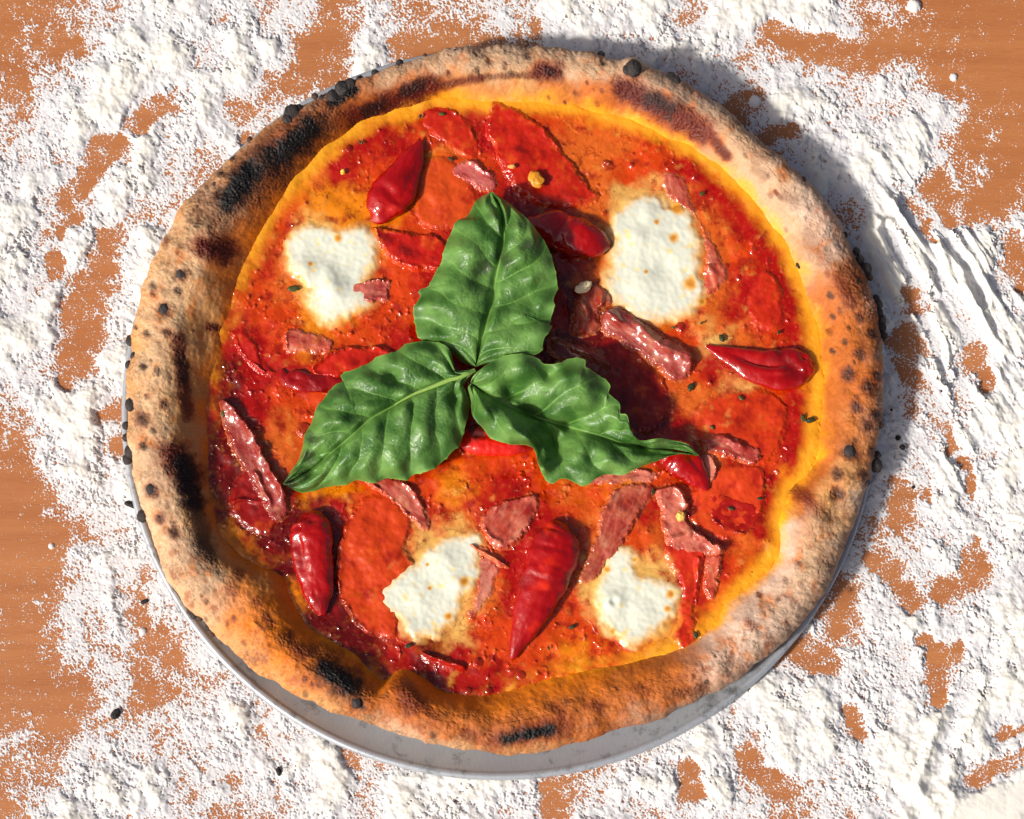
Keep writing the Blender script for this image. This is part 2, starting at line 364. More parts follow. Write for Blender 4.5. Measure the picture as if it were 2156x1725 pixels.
tv = TH*30
def cyc(seed, f, o=3):   # noise round the ring without a seam
    return fbm(np.cos(TH)*f, np.sin(TH)*f, 1., o, .5, seed)
ro = ro*(1+.0030*cyc(3, 9, 3))
ri = ri+.0020*cyc(8, 5, 2)
crest = .0225+.0020*sm(-.3, 1, np.sin(TH-rad(20)))+.0048*np.exp(-((np.angle(np.exp(1j*(TH-rad(195)))))/.62)**2)+.0016*cyc(5, 2.2, 2)+.0008*cyc(6, 6, 2)
wd = ro-ri
rc = ri+wd*(.55+.05*cyc(7, 3, 2))
u = np.linspace(0, 1, NW)[:, None]
zb = .0045
# outer half u<.55 : quarter bulge plus underside; inner half: slope down to the sauce
uo = np.clip(u/.58, 0, 1); ang = -rad(62)+uo*(rad(62)+np.pi/2)
zm = zb+(crest-zb)*.42
Ro = rc+(ro-rc)*np.sign(np.cos(ang))*np.abs(np.cos(ang))**.85
Zo = np.where(ang < 0, zm+(zm-zb)*np.sin(ang)/math.sin(rad(62)), zm+(crest-zm)*np.sin(ang)**.95)
ui = np.clip((u-.58)/.42, 0, 1)
Ri = rc+(ri-.004-rc)*ui
zin = Z0-.0035
Zi = zin+(crest-zin)*np.cos(np.pi/2*ui)**1.15
R = np.where(u <= .58, Ro, Ri); Z = np.where(u <= .58, Zo, Zi)
Xc = pcx+R*np.cos(TH); Yc = pcy+R*np.sin(TH)
# displacement along rough normals
nr = np.where(u <= .58, np.cos(ang), .25); nz = np.where(u <= .58, np.sin(ang), .9)
vX, vY = proj(Xc, Yc, Z)
dsp = .0016*fbm(vX, vY, 120, 3, .5, 30)+.0007*fbm(vX, vY, 36, 3, .55, 31)+.00018*fbm(vX, vY, 9, 3, .6, 32)
for bx, by, br, bh in ((862, 1438, 40, .006), (740, 1350, 60, .003), (575, 1225, 60, .004), (1540, 1290, 45, .004), (1650, 1100, 45, .004), (700, 1420, 60, .0025), (470, 640, 40, .003), (470, 730, 40, .003), (1330, 140, 18, .003), (860, 200, 70, .002), (640, 290, 60, .0022), (1400, 220, 70, .0022), (1790, 1010, 30, .002), (1765, 1075, 25, -.003), (1765, 1037, 16, -.002), (400, 985, 45, .0022), (1120, 1550, 60, .0015), (445, 528, 30, .0025)):
    dsp = dsp+bh*np.exp(-(((vX-bx)**2+(vY-by)**2)/br**2))
fade = sm(0, .12, u)
dsp = dsp*fade
R = R+dsp*nr; Z = np.maximum(Z+dsp*np.maximum(nz, 0), .002)
# crackled skin
crk = np.abs(fbm(vX, vY, 16, 2, .6, 71)); Z = Z-.00025*(1-sm(0, .12, crk))*(u > .1)*(u < .7)
Xc = pcx+R*np.cos(TH); Yc = pcy+R*np.sin(TH)
vX, vY = proj(Xc, Yc, Z)
# colours: clockwise from the top, outside to inside
PAL = dict(P=L(192, 156, 122), W=L(212, 180, 156), E=L(158, 128, 104), G=L(202, 146, 88), N=L(176, 94, 32), O=L(226, 120, 16), Y=L(250, 164, 26), B=L(110, 50, 18), K=L(30, 24, 24), Q=L(208, 168, 126))
tabl = "PPGY PPNY PENY EENY EPPY EWPY ENOY EGOY EGOY EWWY EWNY ENNO NNNO GNNO GNOO PNNO QNOO QOOO QPGO GPGO GPGO GPGO GQGO GNBO GBNO PNNY PPPY"[:].split()
tabl = ["PPGY","PPNY","PENY","EPPY","EWPY","BNNY","ENNY","EGNY","EPWY","EWWY","ENNY","NNOY","GNOO","PNOO","GNOY","GOOO","QPGO","QPGO","GQGO","GQGO","GQNO","GBNO","PNNO","PPNY"]
CT = np.array([[PAL[k] for k in s] for s in tabl]+[[PAL[k] for k in tabl[0]]])          # 25 x 4 x 3
an = (np.degrees(np.arctan2(vX-CX, -(vY-CY))) % 360)/15
wn = fbm(vX, vY, 60, 4, .6, 44)
uu = (u+0*TH)
ub = np.interp(uu, [0, .35, .66, .88, 1], [0, .30, 1.25, 2.4, 3])+wn*.42*np.where(uu > .2, 1, .3)
ai = an+fbm(vX, vY, 90, 3, .5, 45)*.35
CC = gridsample(CT, ub, np.mod(ai, 24), True)
g = fbm(vX, vY, 7, 4, .75, 46)
CC = CC*(1+.15*g+.10*fbm(vX, vY, 40, 3, .6, 47))[..., None]
# toasted mottling
mot = sm(.15, .75, fbm(vX, vY, 34, 4, .6, 48)+.25*g)*sm(.15, .4, uu)*(1-sm(.93, 1, uu))
lower = sm(950, 1300, vY)
CC = mix(CC, np.broadcast_to(L(140, 66, 26), CC.shape), mot*(.30+.40*lower)*(1-.75*sm(.55, .75, uu)))
tb_ = sm(.0, .9, fbm(vX, vY, 50, 4, .65, 58))*sm(.30, .5, uu)*(1-sm(.80, .92, uu)); CC = mix(CC, np.broadcast_to(L(206, 116, 46), CC.shape), tb_*.7)
# dusty white flour film on the outside
dustm = sm(.05, .9, fbm(vX, vY, 6, 3, .8, 49)+.8*fbm(vX, vY, 80, 2, .5, 50))*(1-sm(.40, .62, uu))*(1-.75*lower)
CC = mix(CC, np.broadcast_to(L(226, 206, 188), CC.shape), dustm*.45)
# line where the sauce's oil stops: brown crisp band of the upper crust
soot = sm(.15, 1.1, .7*fbm(vX, vY, 46, 4, .6, 60)+.7*fbm(vX, vY, 5, 3, .8, 64)+.25)*(1-sm(.45, .65, uu)); CC = mix(CC, np.broadcast_to(L(92, 68, 50), CC.shape), soot*.62)
SP = [ # x0 y0 x1 y1 r strength  kind
 (655,272,590,330,34,1,'K'),(525,365,478,425,27,1,'K'),(560,340,500,395,30,.8,'K'),(690,255,455,440,58,.75,'B'),(700,215,745,190,14,1,'K'),
 (745,250,905,182,24,1,'R'),(775,235,800,222,16,.8,'K'),(850,195,885,178,14,.7,'K'),(910,185,1010,165,9,.8,'R'),(1010,163,1130,158,8,.7,'R'),(1140,150,1168,152,20,1,'R'),(1155,150,1160,152,9,.6,'K'),
 (1310,185,1475,275,25,1,'R'),(1370,205,1415,225,17,.75,'K'),(1500,290,1530,330,11,.9,'R'),(1440,245,1480,290,18,.6,'R'),
 (430,520,475,530,24,1,'R'),(440,690,455,692,9,.9,'R'),(375,715,395,870,14,.85,'R'),(380,760,388,800,14,.7,'K'),(365,960,400,1000,30,1,'R'),(385,975,408,1060,24,1,'K'),(410,1060,440,1170,19,.7,'K'),(425,1150,450,1190,22,.5,'B'),
 (690,1408,735,1442,28,1,'K'),(680,1395,745,1455,44,.6,'B'),(752,1480,752,1482,12,1,'K'),(1065,1557,1160,1537,13,1,'K'),(1050,1560,1180,1530,24,.6,'R'),(590,1345,650,1375,13,.6,'B'),(620,1370,640,1380,9,.5,'R'),(850,1455,870,1480,24,.7,'R'),(1430,1462,1480,1450,12,.7,'B'),
 (1785,575,1800,620,22,.7,'B'),(1765,590,1790,640,13,.5,'R'),(1700,500,1740,545,22,.5,'B'),(1655,410,1672,425,14,.5,'B'),(1590,355,1612,372,12,.4,'B'),
 (1235,105,1245,110,8,.5,'B'),(1560,300,1600,330,16,.3,'B'),(985,1545,1000,1552,14,.5,'R'),(1490,1290,1500,1300,10,.6,'R'),(1575,1310,1585,1320,9,.5,'R'),(1690,1050,1720,1070,16,.5,'R'),(1640,1010,1700,1050,14,.6,'R'),(1730,1180,1745,1190,12,.5,'B'),(1655,1410,1700,1330,20,.4,'B'),
 (500,1205,510,1210,9,.5,'R'),(540,1265,545,1270,9,.6,'R'),(560,1300,570,1310,10,.6,'R'),(480,1240,490,1250,9,.5,'R'),(610,1345,615,1350,6,.6,'R'),(1165,1490,1180,1500,12,.5,'R'),(1250,1480,1262,1490,11,.5,'R'),(1350,1450,1362,1458,12,.4,'R'),(900,1500,915,1510,10,.4,'R')]
for sx, sy, sr in ((345,652,13),(724/1.9,1097/1.9,12),(298,882,14),(318,1030,13),(352,985,9),(300,940,8),(320,600,8),(306,700,8),(1747,620,7),(1752,665,5),(1809,668,9),(1784,788,14),(1828,812,15),(1810,745,13),(1826,895,10),(1844,872,10),(1802,853,12),(1789,950,19),(1762,997,13),(1762,1037,13),(1751,737,5),(1110,118,8),(1265,130,8),(1330,150,12),(330,780,8),(345,850,9),(322,905,8),(300,770,7),(372,610,8),(350,700,9),(335,1090,9),(365,1120,10),(1835,700,9),(1838,950,11),(1846,790,9),(1815,1000,10)):
    SP.append((sx, sy, sx+3, sy+4, sr, .85, 'D'))
rs = np.random.RandomState(5)
for k in range(150):
    a = rs.uniform(0, 2*np.pi); f = rs.uniform(.90, 1.0); 
    i = int(a/(2*np.pi)*len(outp)); ox, oy = outp[i]
    if k % 3 == 0: f = rs.uniform(.84, .96)
    SP.append((CX+(ox-CX)*f, CY+(oy-CY)*f, CX+(ox-CX)*f+2, CY+(oy-CY)*f+4, rs.uniform(2.5, 7), rs.uniform(.35, .8), 'D' if k % 2 else 'R'))
SC = dict(K=L(12, 10, 11), B=L(96, 50, 26), R=L(84, 24, 12), D=L(58, 38, 30))
fn = fbm(vX, vY, 22, 4, .65, 51); fn2 = fbm(vX, vY, 5, 2, .7, 53)
charK = np.zeros_like(vX)
SP.sort(key=lambda q: 'BRDK'.index(q[6]))
for x0, y0, x1, y1, r, s_, k in SP:
    mrg = r*2.2+20
    m = (vX > min(x0, x1)-mrg) & (vX < max(x0, x1)+mrg) & (vY > min(y0, y1)-mrg) & (vY < max(y0, y1)+mrg) & (uu > .02)
    if not m.any(): continue
    dl = linedist([(x0, y0), (x1, y1)], vX[m], vY[m])
    a = (1-sm(.30, 1.55, dl/r+fn[m]*.42+fn2[m]*.12))*s_
    if k in 'RD' and r > 8: # crisp reddish rim round a darker core
        CC[m] = mix(CC[m], np.broadcast_to(L(150, 60, 20), CC[m].shape), (1-sm(.6, 1.9, dl/r+fn[m]*.3))*.55*s_)
    CC[m] = mix(CC[m], np.broadcast_to(SC[k], CC[m].shape), a)
    charK[m] = np.maximum(charK[m], a)
gr = sm(.35, .8, fn2)*charK*sm(20, 60, 0*vX+40)                # tan grains showing on charred skin
CC = mix(CC, np.broadcast_to(L(150, 104, 66), CC.shape), gr*.12)
RG = .72-.30*sm(.72, .95, uu+wn*.05)-.1*charK
pizza = empty('pizza', (0, 0, 0)); tag(pizza, 'whole round pizza with blistered golden crust, red sauce and melted cheese', 'pizza')
Zc = Z+.0006*charK*fn2
crust = mk('crust', np.stack([Xc, Yc, Zc], -1).reshape(-1, 3), gridfaces(NW, NT, True)[:, ::-1], M_CRUST, pizza, col=CC.reshape(-1, 3), rgh=RG.ravel())

# sauce and cheese layer
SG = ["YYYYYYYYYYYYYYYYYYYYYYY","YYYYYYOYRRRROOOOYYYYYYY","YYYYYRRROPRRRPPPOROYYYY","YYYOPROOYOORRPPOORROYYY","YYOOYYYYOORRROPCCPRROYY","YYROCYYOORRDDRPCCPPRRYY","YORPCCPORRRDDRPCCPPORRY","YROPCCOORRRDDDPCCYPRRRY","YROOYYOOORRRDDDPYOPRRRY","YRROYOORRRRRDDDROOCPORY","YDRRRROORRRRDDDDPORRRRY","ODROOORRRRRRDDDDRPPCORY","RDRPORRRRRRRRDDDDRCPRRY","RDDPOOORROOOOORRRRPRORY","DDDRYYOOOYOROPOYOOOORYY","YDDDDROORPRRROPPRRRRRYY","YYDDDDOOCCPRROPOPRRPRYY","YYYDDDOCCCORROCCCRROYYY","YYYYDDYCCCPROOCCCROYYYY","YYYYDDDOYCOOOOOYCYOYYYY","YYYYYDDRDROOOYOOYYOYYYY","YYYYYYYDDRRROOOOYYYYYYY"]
SL = dict(R=L(180, 11, 0), D=L(104, 4, 0), O=L(220, 66, 0), Y=L(244, 138, 6), C=L(246, 188, 98), P=L(228, 104, 28))  # D: deep red oil pools, with crust shadow painted in at the left
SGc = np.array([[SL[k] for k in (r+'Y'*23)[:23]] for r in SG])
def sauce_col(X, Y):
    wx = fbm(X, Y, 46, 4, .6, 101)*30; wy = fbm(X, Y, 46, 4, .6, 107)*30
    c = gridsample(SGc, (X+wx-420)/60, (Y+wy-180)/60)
    # streaks of melted cheese and of tomato
    a = fbm(X, Y, 38, 4, .52, 111); b = fbm(X, Y, 32, 4, .52, 118)
    c = mix(c, mix(c, np.broadcast_to(L(248, 176, 78), c.shape), .65), sm(.4, 1.05, a)*.7)
    c = mix(c, np.broadcast_to(L(150, 7, 1), c.shape), sm(.1, .8, b)*.75)
    v_ = np.abs(fbm(X, Y, 26, 4, .6, 121)); c = mix(c, np.broadcast_to(L(120, 6, 0), c.shape), (1-sm(0, .16, v_))*.6*sm(-.3, .5, fbm(X, Y, 60, 2, .5, 123)))
    f = fbm(X, Y, 9, 3, .7, 125)
    c = mix(c, np.broadcast_to(L(250, 176, 60), c.shape), sm(.3, 1., f)*.16)
    c = mix(c, np.broadcast_to(L(150, 14, 4), c.shape), sm(.3, 1., -f)*.2)
    # yellow oily dough towards the crust
    i = sdf(inp, X[::4, ::4], Y[::4, ::4]) if X.ndim == 2 and X.size > 40000 else None
    if i is not None:
        gy_, gx_ = np.mgrid[0:X.shape[0], 0:X.shape[1]]; i = gridsample(i, gx_/4., gy_/4., False)
        e = (1-sm(6, 46, i+wx*.35))
        e = e*sm(-.5, .4, np.cos(np.arctan2(Y-CY, X-CX)+rad(45))+.35*a+.35)
        c = mix(c, np.broadcast_to(L(255, 176, 34), c.shape), e*.9)
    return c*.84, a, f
st2 = 1.35
gx = np.arange(410, 1765, st2); gy = np.arange(180, 1490, st2); X, Y = np.meshgrid(gx, gy)
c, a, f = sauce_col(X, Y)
red = 1-sm(.02, .22, c[..., 1]); z = base_z(X, Y)+.00022*a+(.12+.75*red)*.0013*sm(.3, 1.5, fbm(X, Y, 15, 2, .45, 133)+.6*fbm(X, Y, 50, 2, .5, 134))
# oil bubbles
rs = np.random.RandomState(11)
ring = np.zeros_like(X)
BUB = [(1007, 1395, 11), (1097, 1422, 10), (985, 1455, 9), (1030, 1455, 8), (1085, 500, 6), (1330, 348, 6), (1556, 585, 6), (735, 313, 8), (640, 905, 16), (1432, 688, 10), (1530, 560, 6), (1460, 640, 5), (1210, 400, 5), (1275, 345, 9), (1260, 390, 4)]
for k in range(120):
    BUB.append((rs.uniform(480, 1690), rs.uniform(260, 1420), rs.uniform(1.5, 4.5)))
for bx, by, r in BUB:
    m = (abs(X-bx) < r*2+2) & (abs(Y-by) < r*2+2)
    q = np.hypot(X[m]-bx, Y[m]-by)/r
    z[m] += np.where(q < 1, .0004*r/5*np.sqrt(np.clip(1-q*q, 0, 1)), 0); 
    c[m] = mix(c[m], np.broadcast_to(L(130, 14, 6), c[m].shape), (1-sm(.6, 1.2, q))*.7)
sd = sdf(inp, X[::4, ::4], Y[::4, ::4]); gy_, gx_ = np.mgrid[0:X.shape[0], 0:X.shape[1]]; sd = gridsample(sd, gx_/4., gy_/4., False)
nb = fbm(X, Y, 24, 4, .6, 130)
z = z-.0046*sm(0, 30, -(sd+nb*9))+.0003*np.exp(-((sd-8+nb*8)/12)**2)
xw, yw = unproj(X, Y, Z0)
F = gridfaces(len(gy), len(gx)); keep = (sd > -34).ravel()
F = F[keep[F].all(1)]; used = np.unique(F); remap = np.zeros(X.size, int); remap[used] = np.arange(len(used))
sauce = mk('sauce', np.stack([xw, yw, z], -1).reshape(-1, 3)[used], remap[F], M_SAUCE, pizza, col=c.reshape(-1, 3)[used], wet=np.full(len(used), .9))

# ------------------------------------------------------------------ flat toppings: traced outline, own thickness, own folds
def patch(name, poly, colfn, material, thick=.0014, edge=7, rough_edge=3.0, ridges=(), lift=0., parent=None, step=1.15, bumps=(), seed=0, nz=.0002, wet=None, k=4, dome=0, calm=False):
    P = smooth_poly(poly, k); x0, y0 = P.min(0)-10; x1, y1 = P.max(0)+10
    gx = np.arange(x0, x1, step); gy = np.arange(y0, y1, step); X, Y = np.meshgrid(gx, gy)
    wq = 5*min(1, rough_edge/3); Xw = X+wq*fbm(X, Y, 34, 3, .6, 230+seed); Yw = Y+wq*fbm(X, Y, 34, 3, .6, 240+seed)
    s = sdf(P, Xw, Yw)+(fbm(X, Y, 30, 2, .45, 200+seed)*rough_edge+13 if calm else fbm(X, Y, 14, 4, .65, 200+seed)*rough_edge)
    t = sm(-.5, edge, s)
    z = base_z(X, Y)
    if calm: z = mix(z, Z0+.0007+.0011*fbm(X, Y, 150, 2, .5, 5), sm(6, 30, s))
    zl = z+t*thick*.7+lift*t+t*nz*fbm(X, Y, 20, 2, .6, 210+seed)+dome*(1-np.exp(-np.clip(s, 0, 1e3)/25))
    Xd, Yd = X+4*fbm(X, Y, 30, 2, .5, 220+seed), Y+4*fbm(X, Y, 30, 2, .5, 221+seed)
    for pts, w_, hh in ridges:
        hh = hh*.8; dl = linedist(pts, Xd, Yd); zl = zl+hh*(.85+.4*fbm(X, Y, 30, 2, .5, 250+seed))*np.exp(-(dl/w_)**2)*t
    for bx, by, br, bh in bumps: zl = zl+bh*np.exp(-((X-bx)**2+(Y-by)**2)/br**2)*t
    z = np.where(s > -.5, zl, z-.0004-.0006*sm(0, 4, -s))
    c = colfn(X, Y, s)
    xw, yw = unproj(X, Y, Z0)
    F = gridfaces(len(gy), len(gx)); keep = (s > -3.5).ravel(); F = F[keep[F].all(1)]
    used = np.unique(F); rm = np.zeros(X.size, int); rm[used] = np.arange(len(used))
    return mk(name, np.stack([xw, yw, z], -1).reshape(-1, 3)[used], rm[F], material, parent, col=c.reshape(-1, 3)[used], wet=wet)
def bc(c, X): return np.broadcast_to(c, X.shape+(3,))
def salami_col(base=(206, 44, 12), dark=(128, 10, 6), seed=0, blend=.35, rim=True):
    def f(X, Y, s):
        c = bc(L(*base), X).copy()
        a = fbm(X, Y, 40, 4, .6, 300+seed); b = fbm(X, Y, 7, 3, .7, 310+seed)
        c = mix(c, bc(L(*dark), X), sm(.0, .9, a)*.75)
        c = mix(c, bc(L(232, 96, 24), X), sm(.1, .9, -a)*.5)
        c = mix(c, bc(L(240, 150, 96), X), sm(.75, 1.25, b)*.5)
        c = mix(c, bc(L(110, 8, 6), X), sm(.6, 1.2, -b)*.4)
        if rim: c = mix(c, bc(L(226, 74, 16), X), (1-sm(1, 5, s))*.5)
        c = c*.86; sc, _, _ = sauce_col(X, Y); n_ = fbm(X, Y, 28, 4, .6, 320+seed)
        c = mix(c, sc, sm(.1, .8, n_)*blend); c = mix(c, sc, (1-sm(2, 16, s+9*n_))*.8)
        return c
    return f
def ham_col(base=(196, 80, 58), seed=0, ang=30, blend=.3, crisp=True, fat=.5):
    def f(X, Y, s):
        ca, sa = math.cos(rad(ang)), math.sin(rad(ang)); U, W = X*ca+Y*sa, -X*sa+Y*ca
        c = bc(L(*base), X).copy()
        a = fbm(U*.55, W, 24, 4, .6, 400+seed); b = fbm(X, Y, 9, 3, .7, 410+seed)
        c = mix(c, bc(L(150, 26, 20), X), sm(-.2, .7, a)*.8)
        c = mix(c, bc(L(230, 160, 124), X), sm(.15, .9, -a)*fat)
        c = mix(c, bc(L(226, 130, 100), X), sm(.4, 1.1, b)*.5)
        k_ = np.abs(fbm(U*.2, W, 16, 2, .5, 430+seed)); c = mix(c, bc(L(238, 184, 148), X), (1-sm(0, .16, k_))*.28*fat)
        if crisp: c = mix(c, bc(L(222, 120, 50), X), (1-sm(1, 6, s+2*b))*.8)
        sc, _, _ = sauce_col(X, Y)
        c = c*.84; n_ = fbm(X, Y, 26, 4, .6, 420+seed); c = mix(c, sc, sm(.0, .8, n_)*(blend+.15)); c = mix(c, sc, (1-sm(0, 12, s+8*n_))*(.3+blend*1.6))
        return c
    return f
def mozz_col(seed=0, spots=()):
    def f(X, Y, s):
        c = bc(L(224, 226, 208), X).copy()
        n = fbm(X, Y, 20, 3, .55, 500+seed); b = fbm(X, Y, 5, 3, .7, 510+seed); l = fbm(X, Y, 44, 3, .5, 520+seed)
        c = mix(c, bc(L(252, 218, 120), X), sm(.35, 1.0, n+.5*l)*.7)
        e = 1-sm(10, 40, s+n*8+b*1.5)
        c = mix(c, bc(L(248, 184, 70), X), e*.9)
        c = mix(c, bc(L(240, 236, 214), X), sm(.3, 1., -n)*.5)
        e2 = 1-sm(2, 26, s+n*5+b*1)
        sc, _, _ = sauce_col(X, Y); c = mix(c, sc, e2)
        c = mix(c, bc(L(240, 120, 24), X), sm(.75, 1.1, b+.3*n)*(1-sm(10, 50, s))*.8)
        for x, y, r in spots:
            q = np.hypot(X-x, Y-y)/r+.25*n
            c = mix(c, bc(L(240, 178, 60), X), (1-sm(.5, 1.4, q))*.9); c = mix(c, bc(L(200, 116, 20), X), (1-sm(.2, .9, q))*.8)
        return c
    return f
MZ = [
 ([(612,490),(640,468),(670,470),(700,478),(735,478),(770,476),(796,500),(792,560),(775,600),(790,640),(770,655),(735,670),(700,690),(660,675),(640,640),(645,610),(625,590),(600,560),(598,525)], [(712,505,9),(655,560,6)], [(640,570,30,.0018),(700,610,26,.0022),(690,575,20,.001)], 'melted white mozzarella pool at upper left, streaked with orange oil'),
 ([(1330,410),(1375,405),(1410,430),(1440,430),(1465,470),(1478,520),(1475,565),(1490,600),(1480,640),(1450,665),(1410,680),(1360,678),(1320,660),(1290,640),(1270,600),(1278,560),(1285,520),(1280,480),(1300,440)], [(1418,503,11),(1382,470,6),(1452,600,16),(1360,575,5),(1478,636,8),(1426,440,14)], [(1340,500,25,.0014),(1350,600,30,.0012),(1400,560,22,-.001),(1365,450,20,.001)], 'largest mozzarella pool, smooth white with browned spots'),
 ([(905,1150),(935,1128),(975,1125),(1010,1120),(1022,1150),(1012,1180),(1020,1210),(1000,1245),(975,1260),(965,1300),(930,1335),(885,1350),(850,1340),(838,1310),(810,1290),(790,1265),(800,1235),(830,1215),(850,1190),(880,1180)], [(978,1225,12),(905,1240,5),(900,1190,4),(945,1298,9)], [(930,1180,30,.0012),(880,1260,30,.001),(960,1230,20,.001)], 'melted mozzarella pool with bubbly orange edge at lower middle'),
 ([(1275,1165),(1300,1150),(1340,1165),(1345,1200),(1380,1215),(1415,1225),(1432,1250),(1425,1290),(1400,1320),(1370,1345),(1340,1365),(1310,1355),(1280,1340),(1260,1310),(1248,1280),(1250,1240),(1262,1205)], [(1412,1252,10),(1405,1283,8),(1277,1200,8),(1335,1180,6),(1290,1330,8)], [(1292,1268,22,.0018),(1292,1268,9,-.0014),(1350,1290,26,.001)], 'round mozzarella pool with orange flecks at lower right')]
for i, (p, sp_, bm, lb) in enumerate(MZ):
    o = patch('melted_mozzarella', p, mozz_col(i, sp_), M_MOZZ, thick=.0008, edge=34, rough_edge=8, parent=pizza, bumps=bm, seed=i, nz=.00018, calm=True)
    o['label'] = lb

SA = [ # polygon, ridges, colour args, thickness, label
 ([(1038,213),(1075,222),(1120,245),(1165,290),(1205,340),(1240,385),(1268,415),(1235,436),(1190,442),(1140,436),(1095,410),(1065,375),(1045,330),(1025,290),(1022,250)], [([(1038,215),(1022,250),(1026,295),(1045,335),(1060,370),(1085,405)],6,.0022),([(1120,245),(1165,290),(1205,340),(1262,412)],7,.0022)], dict(base=(196,32,10),dark=(110,8,6),seed=1,blend=.1), .0022, 'largest dark red spicy salami slice, curling above the top basil leaf'),
 ([(785,478),(830,482),(880,490),(935,498),(950,530),(930,572),(890,574),(845,562),(808,540),(790,510)], [([(785,478),(790,510),(808,542),(845,564),(890,574),(930,570)],6,.0032),([(790,480),(880,488),(935,498)],7,.0030)], dict(base=(192,24,10),dark=(110,6,6),seed=2,blend=0), .0024, 'curled cup-shaped salami slice tucked behind the left side of the top basil leaf'),
 ([(885,335),(935,325),(985,370),(1010,410),(1000,470),(940,485),(890,480),(868,430),(868,375)], [], dict(base=(214,74,20),dark=(170,30,10),seed=3,blend=.45), .0010, 'flat orange salami slice between the upper left pepper and the basil'),
 ([(775,1040),(830,1050),(870,1100),(860,1150),(880,1200),(850,1260),(838,1340),(790,1345),(745,1310),(715,1260),(705,1200),(712,1140),(735,1085)], [([(760,1050),(728,1095),(710,1150),(704,1200),(715,1260),(745,1310),(785,1343)],6,.0026)], dict(base=(214,64,16),dark=(150,16,8),seed=4,blend=.25), .0014, 'large salami slice with raised glossy rim left of the lower mozzarella pool'),
 ([(1500,835),(1560,815),(1620,820),(1655,850),(1660,900),(1640,950),(1600,985),(1540,970),(1480,950),(1450,910),(1465,865)], [([(1655,850),(1662,900),(1642,950),(1600,985)],5,.0014)], dict(base=(212,56,14),dark=(158,18,8),seed=5,blend=.5), .0012, 'thin salami slice under the right wrinkled pepper'),
 ([(1500,985),(1560,975),(1610,985),(1612,1040),(1600,1090),(1560,1130),(1510,1140),(1465,1120),(1450,1070),(1465,1020)], [([(1612,1000),(1608,1060),(1590,1105),(1550,1135),(1510,1140)],5,.0016)], dict(base=(222,66,22),dark=(170,22,10),seed=6,blend=.2), .0013, 'smooth orange red salami slice right of the ruffled ham'),
 ([(1612,568),(1640,590),(1652,640),(1650,690),(1610,700),(1580,680),(1570,630),(1590,590)], [([(1612,568),(1645,600),(1655,650)],4,.0014)], dict(base=(206,44,14),dark=(160,14,8),seed=7,blend=.35), .0012, 'small salami slice near the right crust above the wrinkled pepper'),
 ([(1400,1150),(1450,1135),(1490,1160),(1480,1220),(1465,1290),(1468,1350),(1440,1372),(1418,1350),(1425,1290),(1430,1230),(1405,1190)], [([(1468,1180),(1470,1250),(1462,1340)],5,.0018)], dict(base=(208,44,16),dark=(150,12,8),seed=8,blend=.2), .0016, 'narrow red salami strip beside the lower right mozzarella'),
 ([(488,700),(515,690),(540,720),(560,760),(585,785),(560,795),(520,765),(495,735)], [([(488,700),(500,735),(525,765),(558,785)],5,.0024)], dict(base=(190,24,12),dark=(120,8,8),seed=9,blend=.1), .0014, 'small curved salami edge beside the left crust'),
 ([(650,770),(690,740),(745,728),(810,730),(835,745),(800,775),(745,795),(700,805),(660,795)], [([(655,780),(700,742),(760,728),(825,735)],6,.0030),([(655,790),(710,806),(770,790)],6,.0016)], dict(base=(204,34,14),dark=(140,8,6),seed=10,blend=.05), .0030, 'folded salami slice leaning on the lower left basil leaf'),
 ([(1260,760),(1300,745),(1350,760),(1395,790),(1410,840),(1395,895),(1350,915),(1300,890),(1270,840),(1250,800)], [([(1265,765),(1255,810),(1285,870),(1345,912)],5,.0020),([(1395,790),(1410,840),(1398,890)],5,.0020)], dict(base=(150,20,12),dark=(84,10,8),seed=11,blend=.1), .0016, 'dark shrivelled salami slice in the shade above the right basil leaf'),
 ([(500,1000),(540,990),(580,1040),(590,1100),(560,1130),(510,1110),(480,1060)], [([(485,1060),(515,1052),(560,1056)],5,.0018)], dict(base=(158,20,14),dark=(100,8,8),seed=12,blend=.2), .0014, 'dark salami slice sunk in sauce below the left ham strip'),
 ([(895,232),(940,225),(985,250),(1005,290),(1010,330),(975,335),(930,300),(895,270)], [([(940,225),(988,252),(1010,320)],5,.0018)], dict(base=(200,38,14),dark=(150,14,8),seed=13,blend=.5), .0010, 'small red salami scrap left of the largest salami slice'),
 ([(885,1368),(930,1378),(985,1395),(975,1420),(930,1412),(895,1395)], [([(888,1375),(935,1392),(985,1410)],5,.0024)], dict(base=(190,30,14),dark=(110,8,8),seed=14,blend=.1), .0012, 'small salami scrap near the bottom crust'),
 ([(1500,1030),(1545,1040),(1600,1060),(1600,1100),(1570,1130),(1520,1120),(1490,1085)], [([(1495,1090),(1530,1125),(1580,1125)],5,.0018)], dict(base=(176,22,12),dark=(104,6,6),seed=15,blend=.05), .0014, 'dark glossy salami fold overlapping the smooth orange red slice'),
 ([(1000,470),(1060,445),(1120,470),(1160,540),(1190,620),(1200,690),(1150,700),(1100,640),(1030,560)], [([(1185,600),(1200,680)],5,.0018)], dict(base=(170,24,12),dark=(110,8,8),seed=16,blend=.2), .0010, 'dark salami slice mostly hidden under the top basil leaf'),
]
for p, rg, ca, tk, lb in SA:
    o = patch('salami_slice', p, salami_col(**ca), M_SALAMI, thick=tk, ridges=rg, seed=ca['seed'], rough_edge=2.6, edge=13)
    tag(o, lb, 'salami slice', 'salami slices on the pizza')
